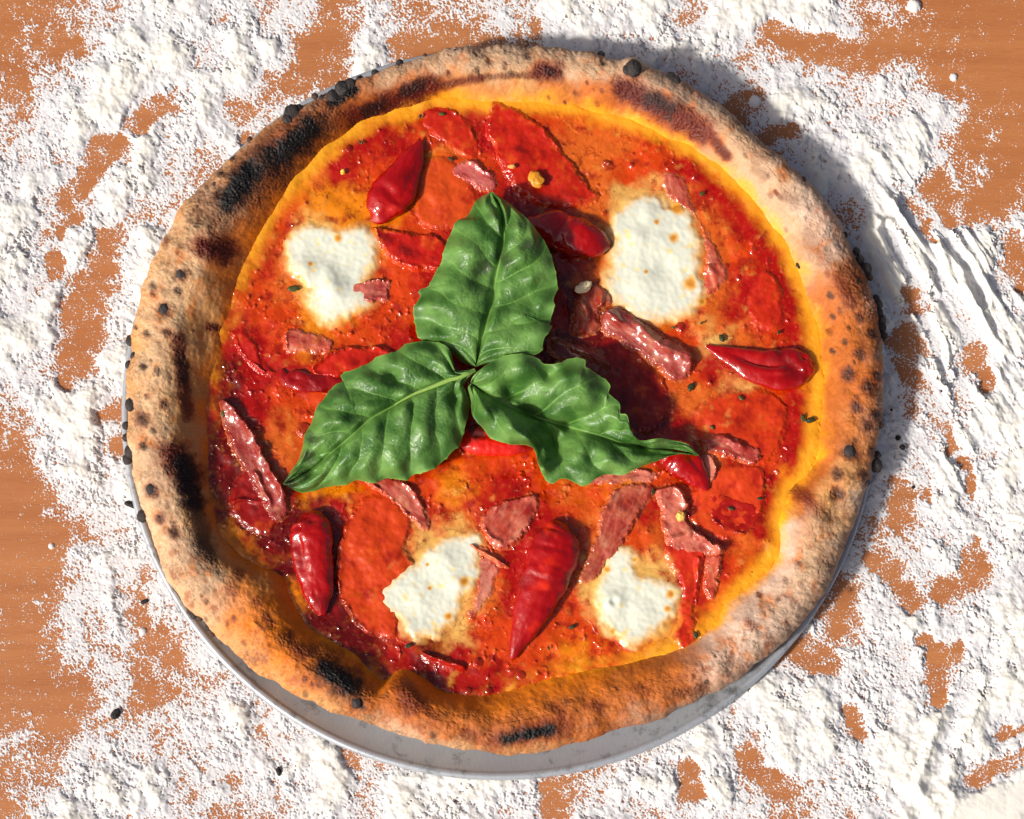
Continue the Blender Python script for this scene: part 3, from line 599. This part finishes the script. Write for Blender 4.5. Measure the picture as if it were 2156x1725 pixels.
HA = [
 ([(1215,625),(1250,600),(1285,612),(1290,640),(1260,665),(1268,690),(1240,712),(1200,705),(1205,670)], [([(1215,625),(1235,660),(1225,700)],8,.0030),([(1270,610),(1262,660)],6,.0020)], dict(seed=1,ang=60,blend=.05,base=(176,70,44)), .0022, 'curled ham piece with crisp brown end right of the top basil leaf'),
 ([(1268,655),(1300,645),(1345,668),(1390,700),(1440,728),(1462,752),(1455,790),(1420,805),(1380,775),(1340,745),(1290,715),(1262,690)], [([(1275,668),(1330,690),(1390,728),(1450,765)],15,.0048)], dict(seed=2,ang=33,blend=.02,base=(178,76,66)), .0024, 'thick rolled ham ribbon running diagonally below the largest mozzarella'),
 ([(1392,370),(1420,362),(1445,385),(1458,420),(1475,465),(1500,510),(1520,545),(1530,575),(1505,585),(1485,560),(1480,510),(1465,465),(1430,435),(1400,410)], [([(1445,385),(1465,430),(1498,500),(1528,560)],5,.0020)], dict(seed=3,ang=65,blend=.1,base=(200,90,70)), .0012, 'long pink ham slice along the right side of the largest mozzarella'),
 ([(1480,560),(1510,545),(1535,575),(1520,605),(1490,625),(1478,595)], [([(1490,560),(1510,600)],8,.0012)], dict(seed=31,ang=65,blend=.2,base=(210,84,60)), .0012, 'ham scrap below the long pink slice right of the largest mozzarella'),
 ([(460,845),(485,845),(520,880),(550,930),(575,980),(605,1030),(612,1075),(585,1105),(555,1075),(530,1030),(500,975),(475,920)], [([(480,850),(520,890),(560,960),(600,1040)],14,.0040),([(540,1000),(570,1060)],6,.0018)], dict(seed=4,ang=62,blend=.02,base=(160,56,50)), .0022, 'long dark pink ham ribbon beside the left crust'),
 ([(765,1012),(800,1005),(850,1008),(880,1035),(900,1075),(905,1110),(885,1115),(850,1085),(805,1045)], [([(770,1015),(820,1052),(880,1110)],5,.0024),([(850,1010),(895,1070)],7,.0016)], dict(seed=5,ang=45,blend=.12,base=(200,92,74)), .0018, 'pink ham strip emerging below the lower left basil leaf'),
 ([(1045,1060),(1085,1045),(1130,1040),(1135,1075),(1115,1110),(1090,1150),(1050,1160),(1020,1130),(1010,1095)], [([(1020,1120),(1060,1150),(1100,1130)],7,.0016),([(1045,1065),(1125,1045)],7,.0014)], dict(seed=6,ang=120,blend=.25,base=(196,84,64)), .0016, 'crumpled ham patch above the large central wrinkled pepper'),
 ([(1290,1030),(1335,1015),(1378,1022),(1375,1050),(1345,1085),(1325,1130),(1300,1170),(1275,1200),(1240,1230),(1215,1225),(1225,1190),(1248,1140),(1262,1080)], [([(1290,1035),(1262,1090),(1245,1150)],8,.0018),([(1345,1080),(1310,1150)],8,.0014)], dict(seed=7,ang=110,blend=.12,base=(190,84,62)), .0018, 'broad pale pink ham strip right of the large central pepper'),
 ([(1380,1030),(1415,1018),(1440,1030),(1455,1065),(1450,1095),(1475,1120),(1515,1145),(1525,1170),(1500,1172),(1450,1168),(1415,1160),(1395,1120),(1388,1075)], [([(1385,1035),(1420,1028),(1448,1060)],9,.0026),([(1415,1140),(1460,1120),(1515,1160)],9,.0034)], dict(seed=8,ang=50,blend=.03,base=(216,114,92),fat=.6), .0026, 'twisted ham ribbon above the lower right mozzarella'),
 ([(1495,1165),(1522,1165),(1520,1210),(1510,1250),(1490,1262),(1478,1230),(1480,1195)], [([(1520,1175),(1515,1230)],6,.0022)], dict(seed=9,ang=95,blend=.1,base=(208,84,54)), .0018, 'small hanging ham scrap at the lower end of the twisted ribbon'),
 ([(1470,930),(1500,910),(1545,918),(1580,935),(1608,950),(1600,978),(1575,985),(1550,970),(1520,962),(1490,955)], [([(1475,935),(1520,925),(1560,945)],8,.0026),([(1605,952),(1590,978),(1572,984)],5,.0022),([(1530,965),(1550,975)],5,.002)], dict(seed=10,ang=20,blend=.08,base=(176,60,50)), .0024, 'ruffled ham with a crisp golden edge right of the right basil leaf'),
 ([(1465,950),(1495,955),(1512,985),(1505,1015),(1490,1030),(1480,1000)], [([(1500,960),(1510,990),(1495,1025)],6,.0028)], dict(seed=101,ang=80,blend=.05,base=(212,118,96)), .0018, 'thin ham curl between the right pepper tip and the ruffled ham'),
 ([(735,600),(765,590),(810,588),(822,600),(818,632),(785,640),(745,632)], [([(770,590),(820,590)],5,.0026),([(745,632),(800,640)],5,.0012)], dict(seed=11,ang=0,blend=.05,base=(216,110,96)), .0018, 'small ham curl at the edge of the upper left mozzarella'),
 ([(598,700),(625,692),(660,700),(700,715),(690,745),(640,748),(600,742)], [([(602,700),(600,742)],5,.002)], dict(seed=12,ang=20,blend=.35,base=(216,96,74)), .0014, 'ham scrap above the left folded salami'),
 ([(955,350),(985,335),(1010,345),(1040,370),(1045,395),(1010,405),(975,385),(950,370)], [([(985,338),(1040,372)],6,.0016)], dict(seed=13,ang=30,blend=.15,base=(210,100,96)), .0016, 'pink ham piece between the top leaf tip and the largest salami'),
 ([(1195,1008),(1240,995),(1300,990),(1360,985),(1385,1000),(1370,1018),(1310,1020),(1240,1025)], [([(1200,1005),(1280,993),(1375,990)],5,.0020)], dict(seed=14,ang=175,blend=.3,base=(220,124,104)), .0012, 'ham edge peeking out under the right basil leaf'),
 ([(985,1150),(1010,1140),(1045,1165),(1075,1190),(1060,1198),(1030,1185)], [([(985,1148),(1030,1172),(1070,1193)],4,.0022)], dict(seed=15,ang=40,blend=.1,base=(220,112,72)), .0012, 'thin ham sliver between the lower mozzarella and the central pepper'),
 ([(1000,1190),(1025,1170),(1050,1200),(1040,1250),(1010,1290),(985,1300),(1000,1250)], [], dict(seed=16,ang=110,blend=.35,base=(220,130,110)), .0010, 'translucent ham piece right of the lower mozzarella'),
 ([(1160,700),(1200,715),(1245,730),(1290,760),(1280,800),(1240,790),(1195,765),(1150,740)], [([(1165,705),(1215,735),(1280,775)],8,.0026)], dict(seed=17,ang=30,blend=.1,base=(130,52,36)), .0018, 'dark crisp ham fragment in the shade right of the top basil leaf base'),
]
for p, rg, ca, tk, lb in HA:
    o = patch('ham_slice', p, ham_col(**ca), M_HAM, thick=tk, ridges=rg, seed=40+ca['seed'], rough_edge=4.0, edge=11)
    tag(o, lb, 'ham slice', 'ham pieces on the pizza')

# ------------------------------------------------------------------ round things: swept along a bent spine
U0 = 0.4455/VW                                            # metres per tracing unit
def sweep(name, spine, material, colfn, parent=None, flat=.8, ns=150, nc=72, wrinkle=(), seed=0, lumps=.05, crease=()):
    """spine: (x, y, z above sauce in mm, radius) in tracing units"""
    sp = smooth_poly([(a, b, c, r) for a, b, c, r in spine], 12, False)
    t = np.linspace(0, len(sp)-1, ns); sp = np.stack([np.interp(t, np.arange(len(sp)), sp[:, i]) for i in range(4)], 1)
    r = np.maximum(sp[:, 3], .3)
    zc = Z0+(sp[:, 2]-1.2)*.001; flat = flat*.72
    x, y = unproj(sp[:, 0], sp[:, 1], Z0+.002)
    tx, ty = np.gradient(x), np.gradient(y); ln = np.hypot(tx, ty)+1e-12; tx, ty = tx/ln, ty/ln
    nx, ny = -ty, tx
    a = np.linspace(0, 2*np.pi, nc, endpoint=False)[None, :]
    s = np.linspace(0, 1, ns)[:, None]
    ca, sa = np.cos(a), np.sin(a)
    n = fbm(s*6+0*a, ca*1.3+seed, 1, 3, .5, 600+seed)
    n2 = fbm(s*16+0*a, sa*2+ca+seed, 1, 2, .5, 620+seed)
    rr = r[:, None]*U0*(1+lumps*n*2.2+lumps*.35*n2)
    for (s0, a0, ws, wa, amp) in wrinkle:                 # dents and folds: place, width, depth
        rr = rr*(1-amp*np.exp(-((s-s0)/ws)**2-((np.angle(np.exp(1j*(a-a0))))/wa)**2))
    for (freq, amp, s0, s1) in crease:
        rr = rr*(1+amp*np.sin(s*freq*2*np.pi+ca*1.2+n*1.5)*sm(s0, s0+.1, s)*(1-sm(s1-.1, s1, s))*np.clip(sa, 0, 1)**.5)
    X = x[:, None]+nx[:, None]*rr*ca; Y = y[:, None]+ny[:, None]*rr*ca; Z = zc[:, None]+rr*flat*sa
    vx, vy = proj(X, Y, Z)
    c = colfn(vx, vy, s+0*a, a+0*s)
    return mk(name, np.stack([X, Y, Z], -1).reshape(-1, 3), gridfaces(ns, nc, True), material, parent, col=c.reshape(-1, 3))
def pepper_col(seed=0, base=(196, 8, 6), dark=(96, 0, 2), orange=.3):
    def f(vx, vy, s, a):
        n = fbm(vx, vy, 40, 3, .5, 700+seed)
        c = mix(bc(L(*base), vx), bc(L(*dark), vx), sm(-.1, 1.0, fbm(vx, vy, 75, 2, .4, 705+seed))*.8)
        c = mix(c, bc(L(224, 44, 10), vx), sm(.1, .9, -n)*orange)
        return c*(1+.06*fbm(vx, vy, 6, 2, .6, 710+seed))[..., None]
    return f
PI = math.pi
PE = [
 ([(884,290,3,1),(881,308,3.5,12),(868,335,4,26),(850,370,4,36),(828,405,4,46),(808,432,4,42),(795,455,3.5,26),(783,466,3,5)], dict(flat=.7, wrinkle=((.62,PI/2,.05,1.,.22),(.78,PI*.35,.06,.5,.2),(.35,PI*.3,.18,.35,.15)), crease=((5,.03,.5,1),)), 'pointed glossy red pepper at upper left between salami and mozzarella'),
 ([(1110,462,3,8),(1135,475,4,30),(1170,485,4.5,42),(1200,497,5,42),(1235,508,5,40),(1265,514,4,28),(1285,517,3,7)], dict(flat=.8, wrinkle=((.4,PI*.5,.05,1.2,.22),(.62,PI*1.7,.1,.4,.1))), 'plump round-ended red pepper peeking out right of the top basil leaf'),
 ([(1487,728,2.5,4),(1520,742,3,15),(1555,758,3,26),(1595,772,3.2,38),(1640,778,3.2,44),(1680,772,3,42),(1705,768,3,24),(1716,765,2.5,6)], dict(flat=.55, wrinkle=((.45,PI*.42,.2,.35,.75),(.7,PI*.62,.05,.3,.45),(.8,PI*.3,.05,.25,.5),(.62,PI*.68,.12,.2,.35),(.9,PI*.5,.04,.4,.4)), crease=((6,.10,.5,1),)), 'collapsed wrinkled red pepper lying by the right crust'),
 ([(1385,935,3,10),(1405,948,3.5,30),(1430,965,4,38),(1455,990,4,32),(1475,1012,3.5,20),(1490,1032,3,4)], dict(flat=.75, wrinkle=((.55,PI*.35,.2,.3,.22),)), 'glossy red pepper tip pointing down from under the right basil leaf'),
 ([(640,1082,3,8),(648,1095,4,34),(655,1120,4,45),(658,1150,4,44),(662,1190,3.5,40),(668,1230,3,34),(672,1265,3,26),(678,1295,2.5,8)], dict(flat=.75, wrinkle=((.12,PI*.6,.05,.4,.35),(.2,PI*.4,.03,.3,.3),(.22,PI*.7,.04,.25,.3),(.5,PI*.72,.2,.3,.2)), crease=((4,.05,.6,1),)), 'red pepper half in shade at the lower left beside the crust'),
 ([(1192,1104,3.5,6),(1182,1118,4.5,34),(1172,1145,5,48),(1160,1185,5,52),(1145,1225,5,50),(1128,1265,4.5,42),(1110,1310,4,32),(1092,1350,3.5,20),(1078,1388,3,5)], dict(flat=.7, crease=((7,.032,.12,.7),), wrinkle=((.16,PI*.6,.02,.7,.10),(.3,PI*.6,.02,.7,.10),(.5,PI*.55,.02,.6,.08))), 'largest red pepper with crosswise wrinkles at the bottom centre'),
 ([(593,775,2,3),(600,795,2.5,14),(625,800,2.8,22),(660,806,2.8,20),(700,808,2.5,18),(740,806,2,12)], dict(flat=.6, wrinkle=((.4,PI*.5,.1,.5,.5),), crease=((5,.08,.1,.9),)), 'thin dark red pepper below the folded salami at left'),
 ([(965,918,3,8),(985,925,3.5,26),(1020,930,4,32),(1060,930,4,32),(1100,930,4,26),(1130,930,3,10)], dict(flat=.7, wrinkle=((.4,PI*.4,.2,.3,.3),)), 'red pepper chunk with charred top peeking out beneath the basil'),
]
for i, (spn, kw, lb) in enumerate(PE):
    cf = pepper_col(i, orange=.75 if i in (5,) else .3, base=(164, 2, 1) if i != 6 else (150, 6, 6))
    if i == 7:
        def cf(vx, vy, s, a, g=pepper_col(7, (214, 28, 10))):
            c = g(vx, vy, s, a); return mix(c, bc(L(40, 18, 10), vx), (1-sm(14, 30, np.hypot(vx-1005, vy-905)+8*fbm(vx, vy, 12, 3, .6, 5)))*.9)
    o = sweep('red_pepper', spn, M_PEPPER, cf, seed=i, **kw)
    tag(o, lb, 'pepper', 'roasted red peppers on the pizza')

# ------------------------------------------------------------------ basil sprig
def X1(x, y): return (579+.3966*x, 368.4+.3966*y)
def resamp(p, n, smooth=2):
    q = smooth_poly(p, 6, False); d_ = np.r_[0, np.cumsum(np.hypot(*np.diff(q, axis=0).T))]; t = np.linspace(0, d_[-1], n)
    return np.stack([np.interp(t, d_, q[:, 0]), np.interp(t, d_, q[:, 1])], 1)
basil = empty('basil_sprig', (float(unproj(1000, 785, .03)[0]), float(unproj(1000, 785, .03)[1]), .016))
tag(basil, 'fresh green basil sprig of three large leaves on the pizza centre', 'basil')
bpy.context.view_layer.update()
def leaf(mid, left, right, z0, shape, bumps=(), nv=7, seed=0, label=None, amp=.0013, darks=(), bs_=.95):
    NS, NA = 420, 130
    Mx = resamp([X1(*p) for p in mid], NS); Lx = resamp([X1(*p) for p in left], NS); Rx = resamp([X1(*p) for p in right], NS)
    a = np.linspace(-1, 1, 2*NA+1)[None, :]; A_ = np.abs(a); s = np.linspace(0, 1, NS)[:, None]     # s=0 at the tip
    E = np.where((a < 0)[..., None], Lx[:, None, :], Rx[:, None, :])
    P = Mx[:, None, :]*(1-A_[..., None])+E*A_[..., None]
    vx, vy = P[..., 0], P[..., 1]
    side = (a > 0)
    q = (s+.27*A_**1.05-.06*A_**2.5+np.where(side, .05, 0)+.018*fbm(vx, vy, 70, 2, .5, 800+seed))*nv
    ph = q-np.floor(q); dv = np.minimum(ph, 1-ph)                      # 0 on a vein
    env = sm(0, .12, A_)*(1-sm(.72, 1.0, A_))
    cell = np.sin(A_*17+np.floor(q)*2.3+seed+1.2*fbm(vx, vy, 40, 2, .5, 801+seed)); rid = np.random.RandomState(seed).uniform(.55, 1.25, 64)[np.clip(np.floor(q).astype(int)+side*20, 0, 63)]
    puck = (sm(0, .5, dv)**.7)*env*rid*(.9+.12*cell*sm(.1, .3, dv))
    fine = fbm(vx, vy, 26, 4, .6, 810+seed); net = np.abs(fbm(vx, vy, 20, 3, .55, 815+seed))
    z = z0+amp*puck*(1+.8*fbm(vx, vy, 70, 2, .5, 820+seed))+.00022*fbm(vx, vy, 40, 2, .5, 811+seed)*sm(.02, .2, A_)+.00012*sm(0, .35, net)*env
    wl = fbm(vx, vy, 110, 2, .5, 830+seed)
    z = z+.0018*wl*sm(0, .5, A_)
    # rippled margin
    z = z+.0011*A_**3*np.sin(s*2*np.pi*nv*1.1+seed)*np.where(side, 1, -1)
    z = z+shape(s, a, A_)-.0014*np.exp(-(A_/.07)**2)
    for bx, by, br, bh in bumps:
        bx, by = X1(bx, by); z = z+bs_*bh*np.exp(-((vx-bx)**2+(vy-by)**2)/(br*.4)**2)
    z = np.maximum(z, Z0+.0022)
    # teeth
    tooth = 1+.016*np.maximum(0, np.sin(s*2*np.pi*nv*2.2))**3*sm(.9, 1, A_)
    cxm = Mx[:, None, 0]; cym = Mx[:, None, 1]; vx = cxm+(vx-cxm)*tooth; vy = cym+(vy-cym)*tooth
    x, y = unproj(vx, vy, z)
    c = mix(bc(L(56, 100, 36), vx), bc(L(114, 158, 78), vx), sm(-.8, .8, fbm(vx, vy, 60, 3, .5, 840+seed)))
    c = mix(c, bc(L(56, 104, 36), vx), sm(.1, .9, fine)*.35)
    c = mix(c, bc(L(34, 66, 26), vx), sm(.2, 1.1, fbm(vx, vy, 80, 4, .6, 845+seed))*.55)
    vein = np.exp(-(dv/.03)**2)*sm(.02, .05, A_)*(1-.6*A_)
    cv = np.exp(-((cell+1)/.10)**2)*sm(.1, .2, dv)*(1-A_)*.5; c = mix(c, bc(L(128, 176, 84), vx), cv*.5)
    c = mix(c, bc(L(120, 170, 70), vx), vein*.75)
    c = mix(c, bc(L(112, 160, 64), vx), (1-sm(0, .03, net))*.22*env)
    c = mix(c, bc(L(140, 182, 86), vx), np.exp(-(A_/.013)**2)*.75)
    c = mix(c, bc(L(150, 190, 70), vx), sm(.97, .995, A_)*.35)
    for bx, by, br, st_ in darks:
        bx, by = X1(bx, by); c = mix(c, bc(L(44, 48, 34), vx), (1-sm(.3, 1.2, np.hypot(vx-bx, vy-by)/(br*.4)+.5*fine))*st_)
    V = np.stack([x, y, z], -1).reshape(-1, 3)-np.array(basil.location)
    o = mk('leaf', V, gridfaces(NS, 2*NA+1), M_LEAF, basil, col=c.reshape(-1, 3))
    so_ = o.modifiers.new('thickness', 'SOLIDIFY'); so_.thickness = .00025; so_.offset = -1
    if label: o['label'] = label
    return o
leaf([(1150,90),(1200,180),(1215,260),(1215,350),(1195,450),(1170,560),(1155,680),(1120,790),(1090,900),(1065,1020)],
     [(1150,90),(1075,130),(1020,220),(965,245),(925,330),(900,390),(880,470),(850,520),(815,590),(770,610),(768,650),(733,720),(745,790),(755,850),(800,890),(870,905),(930,940),(1000,1000),(1065,1020)],
     [(1150,90),(1230,140),(1290,190),(1345,240),(1400,310),(1440,370),(1470,440),(1490,520),(1500,600),(1480,660),(1482,710),(1455,795),(1472,805),(1430,870),(1410,940),(1330,965),(1200,985),(1120,1005),(1065,1020)],
     .0300, lambda s, a, A: np.where(a < 0, -.0045, .0005)*A**1.6+.0035*A*(1-A)*1.6-.005*(1-sm(0, .15, s))-.006*sm(.75, 1, s),
     bumps=((1090,520,60,-.004),(1020,400,110,.0035),(1330,400,120,.003),(1250,180,60,-.002),(980,700,110,.003),(1300,700,130,-.0025),(1400,860,80,.003),(870,820,70,-.002)), nv=7, bs_=1.25, seed=1, label='tallest broad upright basil leaf at the top', amp=.0021,
     darks=((1340,370,50,.7),(1215,440,60,.6),(1100,500,55,.75),(1260,270,30,.3),(1150,215,30,.4)))  # dark patches; the central one paints the valley's shade into the green
leaf([(45,1640),(200,1560),(300,1475),(400,1390),(500,1300),(620,1230),(760,1155),(860,1115),(960,1075),(1065,1040)],
     [(45,1640),(90,1570),(130,1510),(150,1440),(160,1380),(200,1310),(220,1240),(260,1190),(320,1115),(372,1100),(352,1062),(430,1030),(500,1000),(560,960),(640,940),(700,900),(780,885),(860,890),(920,920),(945,1000),(955,1040),(1065,1035)],
     [(45,1640),(130,1685),(200,1678),(300,1650),(370,1645),(440,1618),(520,1635),(600,1608),(690,1620),(740,1590),(820,1570),(880,1530),(940,1470),(980,1430),(1010,1330),(1030,1230),(1020,1160),(1000,1120),(1065,1042)],
     .0275, lambda s, a, A: np.where(a < 0, -.001, -.0062)*A**1.7+.004*A*(1-A)-.009*(1-sm(0, .45, s))**1.5+.001*sm(.7, 1, s),
     bumps=((560,1120,70,.003),(620,1060,40,-.004),(700,1000,80,.003),(300,1300,90,.003),(250,1500,60,-.0035),(330,1420,40,-.002),(560,1420,100,.002),(760,1330,90,.002),(960,1180,40,-.003),(190,1560,40,-.003)), nv=8, seed=2, label='basil leaf reaching to the lower left with a darkened tip', amp=.0027,
     darks=((330,1160,40,.5),(200,1400,45,.7),(180,1500,50,.75),(70,1640,60,.8),(150,1600,40,.6),(960,950,30,.3)))
leaf([(2247,1490),(2120,1462),(2000,1448),(1850,1425),(1750,1392),(1600,1350),(1500,1320),(1400,1290),(1280,1245),(1150,1180),(1040,1108)],
     [(2247,1490),(2200,1440),(2157,1420),(2047,1400),(1937,1412),(1887,1350),(1867,1275),(1830,1265),(1828,1210),(1770,1160),(1777,1110),(1700,1050),(1650,1020),(1642,978),(1560,975),(1510,1000),(1430,1003),(1380,965),(1300,950),(1220,960),(1140,1000),(1060,1060),(1040,1104)],
     [(2247,1490),(2127,1487),(2027,1520),(1917,1560),(1850,1592),(1780,1590),(1720,1602),(1640,1650),(1530,1610),(1470,1640),(1425,1600),(1400,1540),(1365,1445),(1250,1430),(1150,1400),(1100,1340),(1050,1280),(1040,1200),(1025,1130),(1040,1112)],
     .0270, lambda s, a, A: np.where(a < 0, .0035, -.002)*A**1.2-.0035*np.exp(-(A/.35)**2)-.006*(1-sm(0, .3, s)),
     bumps=((1250,1330,90,.006),(1350,1410,50,.005),(1420,1560,40,.005),(1130,1250,60,.004),(1350,1250,55,-.005),(1480,1420,90,-.006),(1180,1060,80,.003),(1330,1010,80,.003),(1250,1140,50,-.004),(1600,1150,130,.004),(1560,1330,60,-.003),(1640,1440,45,.003),(1760,1500,60,.002),(1450,1060,40,-.003),(1950,1440,50,-.002)), nv=7, bs_=1.5, seed=3, label='folded basil leaf pointing right with a long narrow tip', amp=.0022,
     darks=((2060,1430,45,.5),(1400,1330,30,.2)))
# stem along the lower left leaf
spn = smooth_poly([(1000, 779, 29.5, 4.5), (975, 790, 30.2, 5.5), (945, 800, 29.8, 5.2), (910, 814, 29.2, 4.2), (870, 830, 28.6, 3.0), (830, 852, 27.8, 1.6)], 10, False)
a = np.linspace(0, 2*np.pi, 16, endpoint=False)[None, :]
x, y = unproj(spn[:, 0], spn[:, 1], spn[:, 2]*.001); tx, ty = np.gradient(x), np.gradient(y); ln = np.hypot(tx, ty); r = (spn[:, 3]*U0)[:, None]
V = np.stack([x[:, None]-(ty/ln)[:, None]*r*np.cos(a), y[:, None]+(tx/ln)[:, None]*r*np.cos(a), (spn[:, 2]*.001-.0006)[:, None]+r*np.sin(a)], -1).reshape(-1, 3)-np.array(basil.location)
mk('stem', V, gridfaces(len(spn), 16, True), M_LEAF, basil, col=np.broadcast_to(L(150, 186, 92), (len(V), 3)))

# ------------------------------------------------------------------ small lumps: char blisters, crumbs, seeds, herb flecks
def lump(name, vx, vy, z, r, material, color, sx=1, sy=1, sz=1, rot=0, parent=None, seed=0, rough=.25, n=20):
    ph = np.linspace(0, np.pi, n)[:, None]; a = np.linspace(0, 2*np.pi, 2*n, endpoint=False)[None, :]
    px, py, pz = np.sin(ph)*np.cos(a), np.sin(ph)*np.sin(a), np.cos(ph)+0*a
    k = 1+rough*fbm(px*1.5+seed, py*1.5+pz*2.1, 1, 3, .6, 900+seed)
    x0, y0 = [float(v) for v in unproj(vx, vy, z)]; R_ = r*U0
    cx_, sx_ = math.cos(rot), math.sin(rot); lx, ly = px*k*sx*R_, py*k*sy*R_
    V = np.stack([x0+lx*cx_-ly*sx_, y0+lx*sx_+ly*cx_, z+pz*k*sz*R_], -1).reshape(-1, 3)
    c = np.broadcast_to(L(*color), (len(V), 3))*(1+.3*(k.reshape(-1, 1)-1))
    return mk(name, V, gridfaces(n, 2*n, True), material, parent, col=c)
bs = [(657,1237,22),(525,1362,22),(536,1424,15),(515,1459,16),(525,1619,26),(504,1703,16),(504,1751,15),(524,1804,26),(510,1838,20),(605,1957,22),(571,2065,24),(724,1097,20),
 (1169,455,36),(1150,480,24),(1195,440,22),(1330,385,26),(1370,357,34),(1400,340,26),(1440,320,18),(1501,295,17),(1599,253,16),(2105,175,12),(2404,221,17),(2534,273,34),(2510,280,20),(2683,312,24),(2700,325,24),(2947,496,12),(3214,718,12),
 (3426,1006,16),(3464,1079,26),(3440,1040,20),(3480,1110,14),(3504,1195,16),(3512,1220,20),(3516,1250,18),(3524,1280,22),(3528,1310,20),(3534,1345,18),(3504,1863,26),(3510,1820,15),(3466,1929,16),(3520,1700,14),(3400,1804,24),
 (760,2445,14),(775,2460,15),(800,2470,14),(835,2510,15),(850,2535,12),(1260,385,14),(1290,395,16),(1000,560,13),(930,640,12),(860,740,13),(790,830,11),(1428,2812,20),(880,700,12),(3380,940,12),(3300,2420,10),(2000,170,8),(1820,205,8),(1700,222,8)]
for i, (x, y, r) in enumerate(bs):
    vx, vy = x/1.9, y/1.9
    j = np.argmin((vX-vx)**2+(vY-vy)**2+1e5*(uu < .25)); zz = float(Zc.ravel()[j]); 
    # seat the blister on the crust skin
    r_ = r/1.9
    lump('char_blister', vx, vy, zz-.0004, r_*.95, M_CHAR, (50, 44, 43) if r > 14 else (72, 50, 38), 1, 1.15, .6, parent=crust, seed=i, rough=.14)
CB = [(3591,1752,10,1,'black char crumb on the flour right of the crust, left of a larger one'),(3610,1790,11,1,'roundest black char crumb on the flour right of the crust'),(3768,1566,6,1,'tiny black crumb beside bare wood right of the pizza'),(3652,1950,6,1,'tiny black crumb on flour near the lower right crust'),
 (525,2019,12,2.2,'twisted black char flake touching the pan rim at left'),(578,2407,8,2.0,'thin dark flake in the flour crack left of the pan'),(462,2856,15,1.4,'curled dark husk on floury wood at the lower left'),(1115,3086,10,1.6,'small dark speck in flour near the bottom edge'),(3566,1640,5,1,'small black crumb in the shaded flour near the right crust')]
for i, (x, y, r, el, lb) in enumerate(CB):
    vx, vy = x/1.9, y/1.9; zz = flour_h(vx, vy)
    o = lump('char_crumb', vx, vy, zz+r/1.9*U0*.5, r/1.9, M_CHAR, (30, 26, 26), el, 1, .7, rot=.7*i, seed=20+i); tag(o, lb, 'char crumb')
o = lump('chilli_seed', 1128, 378, Z0+.0046, 19, M_BIT, (226, 150, 30), 1, .75, .28, rot=rad(-55), seed=50, rough=.3); tag(o, 'flat yellow pepper seed on the largest dark salami slice', 'seed')
for i, (vx, vy, r, el, dz, lb) in enumerate(((1078, 351, 6, 1.3, .0042, 'tiny pale crumb of crust on the largest salami slice'), (1228, 605, 13, 1.5, .003, 'white garlic sliver beside the ham curl right of the top leaf'), (1433, 1087, 11, 1, .0052, 'golden garlic cube on the twisted ham ribbon'), (722, 362, 6, 1, .0016, 'small yellow seed in the sauce near the upper left crust'))):
    o = lump('garlic_piece' if i in (1, 2) else 'crumb', vx, vy, Z0+dz, r, M_BIT, ((226, 160, 80), (248, 226, 180), (240, 190, 90), (240, 190, 60))[i], el, .8, .5, rot=.5*i, seed=60+i, rough=.35); tag(o, lb, 'garlic piece' if i in (1, 2) else 'crumb')
HF = [(617,608,10),(1375,1035,6),(950,335,6),(1478,408,6),(1520,712,8),(1706,885,9),(1690,880,7),(1540,1071,6),(1455,815,9),(1560,838,6),(1205,1320,7),(1465,1338,7),(930,240,6),(885,245,5),(760,300,5),(1478,680,4),(1680,560,6),(1600,1050,5),(470,870,7),(805,448,7),(640,1135,6),(1500,900,5),(860,1360,7),(1155,1365,4),(1418,690,4),(1640,700,5)]
for i, (vx, vy, r) in enumerate(HF):
    lump('herb_fleck', vx, vy, Z0+.0016+float(base_z(np.array([vx]), np.array([vy]))[0]-Z0)*1, r, M_BIT, (48, 50, 16) if i % 3 else (70, 74, 20), 1.1, .6, .18, rot=i*1.3, seed=70+i, parent=pizza, rough=.4, n=12)
# crisp golden crumbs of fat on ham edges
print('verts', sum(len(o.data.vertices) for o in S.objects if o.type == 'MESH'))
